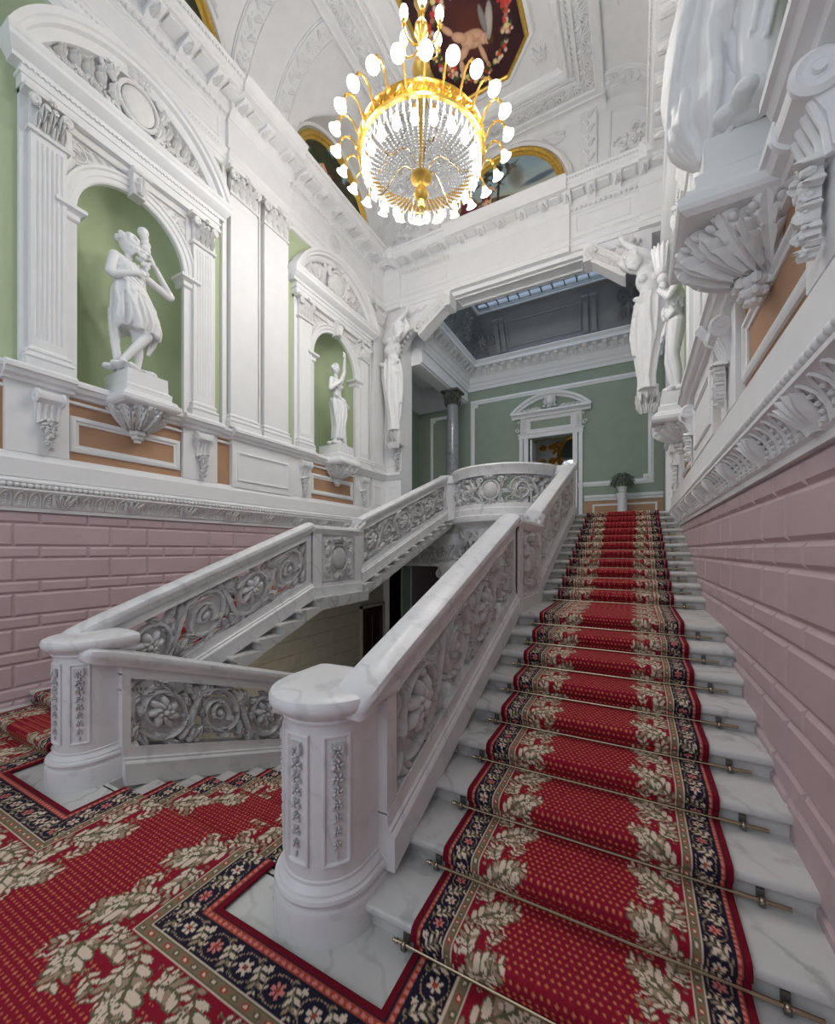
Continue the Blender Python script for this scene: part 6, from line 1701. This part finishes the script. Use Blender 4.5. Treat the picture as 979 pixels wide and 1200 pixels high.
def female_raised(name_loc, mp, label, flip=1):
    root = thing('statue', mp(*name_loc), label, 'statue'); F = lambda s, h, d: (s*flip, h, d)
    b = MB(F); rock_base(b, 0.16, 0.12)
    torso(b, (0.03, 0.93, 0.0), (-0.01, 1.22, 0.0), (-0.155, 1.34, 0.0), (0.14, 1.38, 0.0), True, 0.95)
    chain(b, [((-0.01, 1.36, 0), 0.046), ((-0.04, 1.47, 0.01), 0.042)]); head(b, (-0.05, 1.57, 0.02), 0.10, (-0.2, -0.15, 1), (-0.12, 1, 0))
    chain(b, [((0.15, 1.38, 0.0), 0.05), ((0.22, 1.60, 0.02), 0.04), ((0.20, 1.86, 0.05), 0.028)]); hand(b, (0.19, 1.90, 0.06), (-0.3, 1, 0.2), (1, 0.2, 0))
    chain(b, [((-0.16, 1.33, 0.0), 0.05), ((-0.25, 1.10, 0.05), 0.04), ((-0.08, 1.27, 0.16), 0.028)]); hand(b, (-0.05, 1.30, 0.165), (0.5, 0.8, 0), (1, -0.4, 0))
    chain(b, [((0.10, 0.9, 0.0), 0.10), ((0.11, 0.50, 0.03), 0.066), ((0.07, 0.08, 0.0), 0.038)]); chain(b, [((-0.05, 0.9, 0.0), 0.10), ((-0.02, 0.52, 0.10), 0.064), ((-0.07, 0.10, 0.02), 0.038)])
    for x in (0.07, -0.07): chain(b, [((x, 0.07, 0.02), 0.035), ((x, 0.05, 0.12), 0.024)])
    statue_obj('body', b, at(name_loc, mp), root)
    b = MB(F); drape(b, [(0.05, 0.99, 0.0, 0.165, 0.125), (0.05, 0.88, 0.01, 0.185, 0.145), (0.06, 0.65, 0.02, 0.165, 0.14), (0.05, 0.40, 0.02, 0.135, 0.12), (0.04, 0.16, 0.0, 0.14, 0.11)], 9, 0.10, 0.6, seed=2)
    for i in range(8): a = i/7; b.ell((-0.12+0.36*a, 1.00-0.14*a, 0.10+0.03*sin(a*3)), (0.05, 0.032, 0.035), 8, 6, rot=-0.4)
    drape(b, [(0.24, 0.95, 0.0, 0.05, 0.05), (0.27, 0.7, 0.0, 0.06, 0.05), (0.22, 0.5, 0.0, 0.05, 0.04), (0.20, 0.12, 0.0, 0.08, 0.06)], 4, 0.2)
    statue_obj('drapery', b, at(name_loc, mp), root, 0.0095, 1)
female_raised((6.60, 3.84, 0.12), WL, 'white statue of a woman raising one arm, farther niche of the left wall')

# right wall, nearer niche: great billowing drapery
base = (2.62, 3.84, 0.12)
root = thing('statue', WR(*base), 'large white statue in billowing drapery beside a tree stump, close by on the right wall', 'statue')
b = MB(); rock_base(b, 0.2, 0.14)
torso(b, (0.0, 0.98, 0.02), (0.0, 1.28, 0.02), (-0.17, 1.42, 0), (0.17, 1.40, 0), True)
chain(b, [((0, 1.42, 0), 0.05), ((0, 1.52, 0.02), 0.045)]); head(b, (0, 1.62, 0.04), 0.105, (0.3, -0.1, 1), (0, 1, 0))
chain(b, [((0.18, 1.40, 0), 0.055), ((0.30, 1.18, 0.06), 0.046), ((0.12, 1.05, 0.18), 0.032)]); hand(b, (0.09, 1.05, 0.19), (-1, 0, 0.2), (0, 1, 0))
chain(b, [((-0.18, 1.41, 0), 0.055), ((-0.30, 1.15, 0.05), 0.046), ((-0.28, 0.90, 0.12), 0.032)]); hand(b, (-0.28, 0.87, 0.13), (0, -1, 0.2), (1, 0, 0))
chain(b, [((0.09, 0.9, 0.02), 0.10), ((0.12, 0.50, 0.12), 0.07), ((0.12, 0.09, 0.08), 0.04), ((0.14, 0.06, 0.18), 0.028)]); chain(b, [((-0.08, 0.9, 0.02), 0.10), ((-0.08, 0.5, 0.08), 0.07), ((-0.08, 0.09, 0.04), 0.04), ((-0.08, 0.06, 0.15), 0.028)])
statue_obj('body', b, at(base, WR), root)
b = MB()
drape(b, [(0.0, 1.40, 0.02, 0.16, 0.11), (0.02, 1.15, 0.03, 0.17, 0.14), (0.06, 0.95, 0.05, 0.24, 0.20), (0.14, 0.70, 0.08, 0.30, 0.24), (0.17, 0.50, 0.10, 0.30, 0.24), (0.16, 0.34, 0.10, 0.24, 0.22), (0.12, 0.20, 0.12, 0.23, 0.20), (0.09, 0.06, 0.12, 0.15, 0.13), (0.07, -0.02, 0.14, 0.09, 0.08)], 7, 0.10, 0.45, 72, seed=4)
for i in range(5):      # long diagonal folds
    pass
RG = [(0.0, 1.40, 0.02, 0.16, 0.11), (0.02, 1.15, 0.03, 0.17, 0.14), (0.06, 0.95, 0.05, 0.24, 0.20), (0.14, 0.70, 0.08, 0.30, 0.24), (0.17, 0.50, 0.10, 0.30, 0.24), (0.16, 0.34, 0.10, 0.24, 0.22), (0.12, 0.20, 0.12, 0.23, 0.20), (0.09, 0.06, 0.12, 0.15, 0.13), (0.07, -0.02, 0.14, 0.09, 0.08)]
for i in range(8): sfold(b, RG, 1.2+0.35*i, 2.5-0.05*i, 4.4+0.5*i*0.8, 0.2+0.1*i, 0.026, 0.050, 1.12)
for i in range(5): sfold(b, RG, 5.0+0.2*i, 2.2-0.3*i, 8, 1.8-0.2*i, 0.036, 0.018, 1.10)
drape(b, [(-0.12, 0.98, 0.12, 0.10, 0.06), (-0.13, 0.75, 0.14, 0.11, 0.06), (-0.11, 0.5, 0.13, 0.09, 0.05), (-0.05, 0.40, 0.13, 0.05, 0.03)], 5, 0.14)
statue_obj('drapery', b, at(base, WR), root, 0.0095, 1)
b = MB(); chain(b, [((-0.13, 0.10, 0.0), 0.10), ((-0.14, 0.35, 0.0), 0.10), ((-0.16, 0.75, 0.0), 0.11), ((-0.16, 0.86, 0.0), 0.11)])
rn = random.Random(8)
for i in range(34): a = rn.uniform(-1.2, 3.1); h0 = rn.uniform(0, 0.8); cap(b, (-0.145+0.10*cos(a), h0+0.04, 0.10*sin(a)), (-0.145+0.10*cos(a+0.25), h0+0.18, 0.10*sin(a+0.25)), 0.015, 0.02, 6)
statue_obj('tree_stump', b, at(base, WR), root, 0.010, 1)

# right wall, farther niche: figure with leafy vase
base = (6.62, 3.84, 0.16)
root = thing('statue', WR(*base), 'white nude statue with garland and leafy vase, farther niche of the right wall', 'statue')
b = MB(); rock_base(b, 0.16, 0.12)
torso(b, (0.02, 0.98, 0.0), (-0.02, 1.30, 0.0), (-0.17, 1.44, 0), (0.16, 1.42, 0), False, 1.05)
chain(b, [((0, 1.44, 0), 0.052), ((0.02, 1.54, 0.02), 0.048)]); head(b, (0.03, 1.64, 0.04), 0.105, (0.3, 0.0, 1), (0, 1, 0))
chain(b, [((-0.18, 1.43, 0), 0.058), ((-0.30, 1.22, 0.10), 0.048), ((-0.12, 1.42, 0.20), 0.034)]); hand(b, (-0.09, 1.45, 0.20), (0.6, 0.8, 0), (1, -0.4, 0))
chain(b, [((0.18, 1.41, 0), 0.058), ((0.26, 1.16, 0.06), 0.048), ((0.20, 0.95, 0.14), 0.034)]); hand(b, (0.19, 0.92, 0.15), (0, -1, 0.1), (1, 0, 0))
chain(b, [((0.09, 0.94, 0.0), 0.115), ((0.12, 0.52, 0.06), 0.075), ((0.12, 0.30, 0.03), 0.068), ((0.11, 0.08, 0.0), 0.040)]); chain(b, [((-0.09, 0.94, 0.0), 0.115), ((-0.10, 0.52, 0.04), 0.075), ((-0.10, 0.30, 0.0), 0.068), ((-0.09, 0.08, -0.02), 0.040)])
for x, y in ((0.11, 0.0), (-0.09, -0.02)): chain(b, [((x, 0.07, y), 0.038), ((x*1.2, 0.05, y+0.12), 0.026)])
statue_obj('body', b, at(base, WR), root)
b = MB()
for i in range(60): a = rn.uniform(0, 2*pi); b.ell((0.0+0.19*cos(a), 1.14+0.07*sin(2*a)+rn.uniform(-0.06, 0.06), 0.02+0.13*sin(a)), (0.03, 0.04, 0.03), 7, 5)
for h0, r in ((1.52, 0.05), (1.62, 0.075), (1.74, 0.095), (1.86, 0.08), (1.95, 0.10), (2.02, 0.11)): b.ell((-0.04, h0, 0.16), (r, 0.07, r), 12, 8)
for i in range(14): a = 2*pi*i/14; cap(b, (-0.04+0.06*cos(a), 1.70, 0.16+0.06*sin(a)), (-0.04+0.13*cos(a), 2.05, 0.16+0.13*sin(a)), 0.025, 0.02, 6)
statue_obj('garland_and_vase', b, at(base, WR), root, 0.010, 1)

# the two figures that carry the beam
def caryatid(cx, sg, beard, label):
    base = (cx, 0.0, 0.20); root = thing('beam_bearer_statue', WB(cx, 4.3, 0.2), label, 'statue'); F = lambda s, h, d: (s*sg, h, d)
    b = MB(F); k = 1.42
    torso(b, (0.0, 6.02, 0.02), (0.04, 6.46, 0.06), (-0.16, 6.74, 0.04), (0.26, 6.72, 0.08), not beard, k)
    chain(b, [((0.10, 6.72, 0.08), 0.08), ((0.18, 6.80, 0.12), 0.07)]); head(b, (0.27, 6.80, 0.18), 0.165, (0.7, -0.75, 0.5), (0.5, 0.8, 0), 'curls', beard)
    chain(b, [((-0.18, 6.74, 0.04), 0.085), ((0.12, 6.90, 0.22), 0.066), ((0.20, 6.92, 0.24), 0.06), ((0.42, 7.18, 0.16), 0.045)]); hand(b, (0.45, 7.24, 0.15), (0.2, 1, 0), (1, -0.2, 0), 1.4)
    chain(b, [((0.28, 6.72, 0.08), 0.085), ((0.46, 6.86, 0.10), 0.066), ((0.34, 7.18, 0.06), 0.045)]); hand(b, (0.33, 7.24, 0.06), (-0.1, 1, 0), (1, 0, 0), 1.4)
    statue_obj('body', b, at(base, WB), root, 0.016)
    b = MB(F); drape(b, [(0.0, 6.22, 0.03, 0.19, 0.15), (0.0, 6.05, 0.04, 0.24, 0.19), (0.02, 5.80, 0.04, 0.25, 0.20), (0.04, 5.45, 0.03, 0.22, 0.18), (0.06, 5.05, 0.02, 0.17, 0.15), (0.06, 4.75, 0.02, 0.13, 0.12), (0.06, 4.55, 0.03, 0.13, 0.12)], 8, 0.12, 0.5, seed=3)
    for i in range(9): a = i/8; b.ell((-0.22+0.44*a, 6.12-0.10*sin(a*3), 0.18), (0.07, 0.045, 0.05), 8, 6, rot=0.2)
    b.ell((0.22, 5.86, 0.14), (0.08, 0.08, 0.07), 10, 8); drape(b, [(0.22, 5.86, 0.12, 0.06, 0.05), (0.24, 5.5, 0.10, 0.09, 0.06), (0.22, 5.15, 0.08, 0.06, 0.05)], 4, 0.2)
    statue_obj('drapery', b, at(base, WB), root, 0.016, 1)
    b = MB(lambda s, h, d: WB(cx+s*sg, h, d))
    for z, r in ((4.42, 0.15),):
        for e in (-0.10, 0.0, 0.10):
            b.push(lambda s, h, d, e=e: (e+0.05, h, s)); spiral(b, 0.22, z, r, 0.6, 1.5, 0.05, 0.03, -1, 0.15, 22, 0.0); b.pop()
    b.box(-0.12, 0.22, 4.2, 4.62, 0.0, 0.24)
    for q in range(4): leaf(b, -0.04+0.06*q, 4.12, pi/2+0.2*(1.5-q), 0.34, 0.06, curl=0, lift=0.06, base=0.24)
    b.build('scroll_foot', 'plaster_relief', root)
    if cx > -2: return
    b = MB(lambda s, h, d: WB(cx+s*sg, h, d)); garland(b, 0.05, 3.65, 4.12, 0.22, 0.10, 6); b.box(-0.05, 0.15, 3.6, 4.2, 0.0, 0.05); b.build('fruit_drop', 'plaster_relief', root)
caryatid(-5.12, 1, True, 'bearded draped figure carrying the beam on raised arms, at the left pier')
caryatid(0.24, -1, False, 'draped figure carrying the beam on raised arms, at the right pier')

# ------------------------------------------------------------------ camera, light, view
cam = bpy.data.cameras.new('camera'); co = bpy.data.objects.new('camera', cam); COL.objects.link(co)
co.location = (0, 0, 1.7); co.rotation_euler = (pi/2, 0, 0.4926)
cam.sensor_fit = 'HORIZONTAL'; cam.sensor_width = 36; cam.lens = 476.2/979*36
cam.shift_x = 0.0; cam.shift_y = 44.7/979; cam.clip_start = 0.02; cam.clip_end = 200
SC.camera = co
w = bpy.data.worlds.new('world'); SC.world = w; w.use_nodes = True
w.node_tree.nodes['Background'].inputs[0].default_value = (0.80, 0.88, 1.0, 1)
w.node_tree.nodes['Background'].inputs[1].default_value = 0.48
def area(name, loc, rot, sx, sy, energy, col):
    l = bpy.data.lights.new(name, 'AREA'); l.shape = 'RECTANGLE'; l.size = sx; l.size_y = sy; l.energy = energy; l.color = col
    o = bpy.data.objects.new(name, l); COL.objects.link(o); o.location = loc; o.rotation_euler = rot; return o
def point(name, loc, r, energy, col):
    l = bpy.data.lights.new(name, 'POINT'); l.shadow_soft_size = r; l.energy = energy; l.color = col
    o = bpy.data.objects.new(name, l); COL.objects.link(o); o.location = loc; return o
WARM = (1.0, 0.97, 0.945)
for k in range(6):
    a = k*pi/3
    point('chandelier_glow', (HX+1.1*cos(a), HY+1.1*sin(a), 6.72), 0.10, 47, WARM)
point('chandelier_glow', (HX, HY, 8.6), 0.12, 34, WARM)
# cool fill light added behind the camera; no windows stand there
area('front_fill', (-2.5, -2.9, 4.6), (radians(90), 0, 0), 5.0, 5.0, 85, (0.86, 0.92, 1.0))
area('skylight_daylight', ((SX0+SX1)/2, (SY0+SY1)/2, SZ+0.35), (0, 0, 0), 3.4, 1.6, 45, (0.82, 0.91, 1.0))
point('lower_hall_fill', (-3.9, 4.6, -0.9), 0.2, 16, (1.0, 0.93, 0.82))  # unseen fill light added to brighten the stone wall under the left stair
SC.view_settings.view_transform = 'Standard'
SC.view_settings.look = 'None'; SC.view_settings.gamma = 1.0; SC.view_settings.use_curve_mapping = False
SC.view_settings.exposure = 0.05
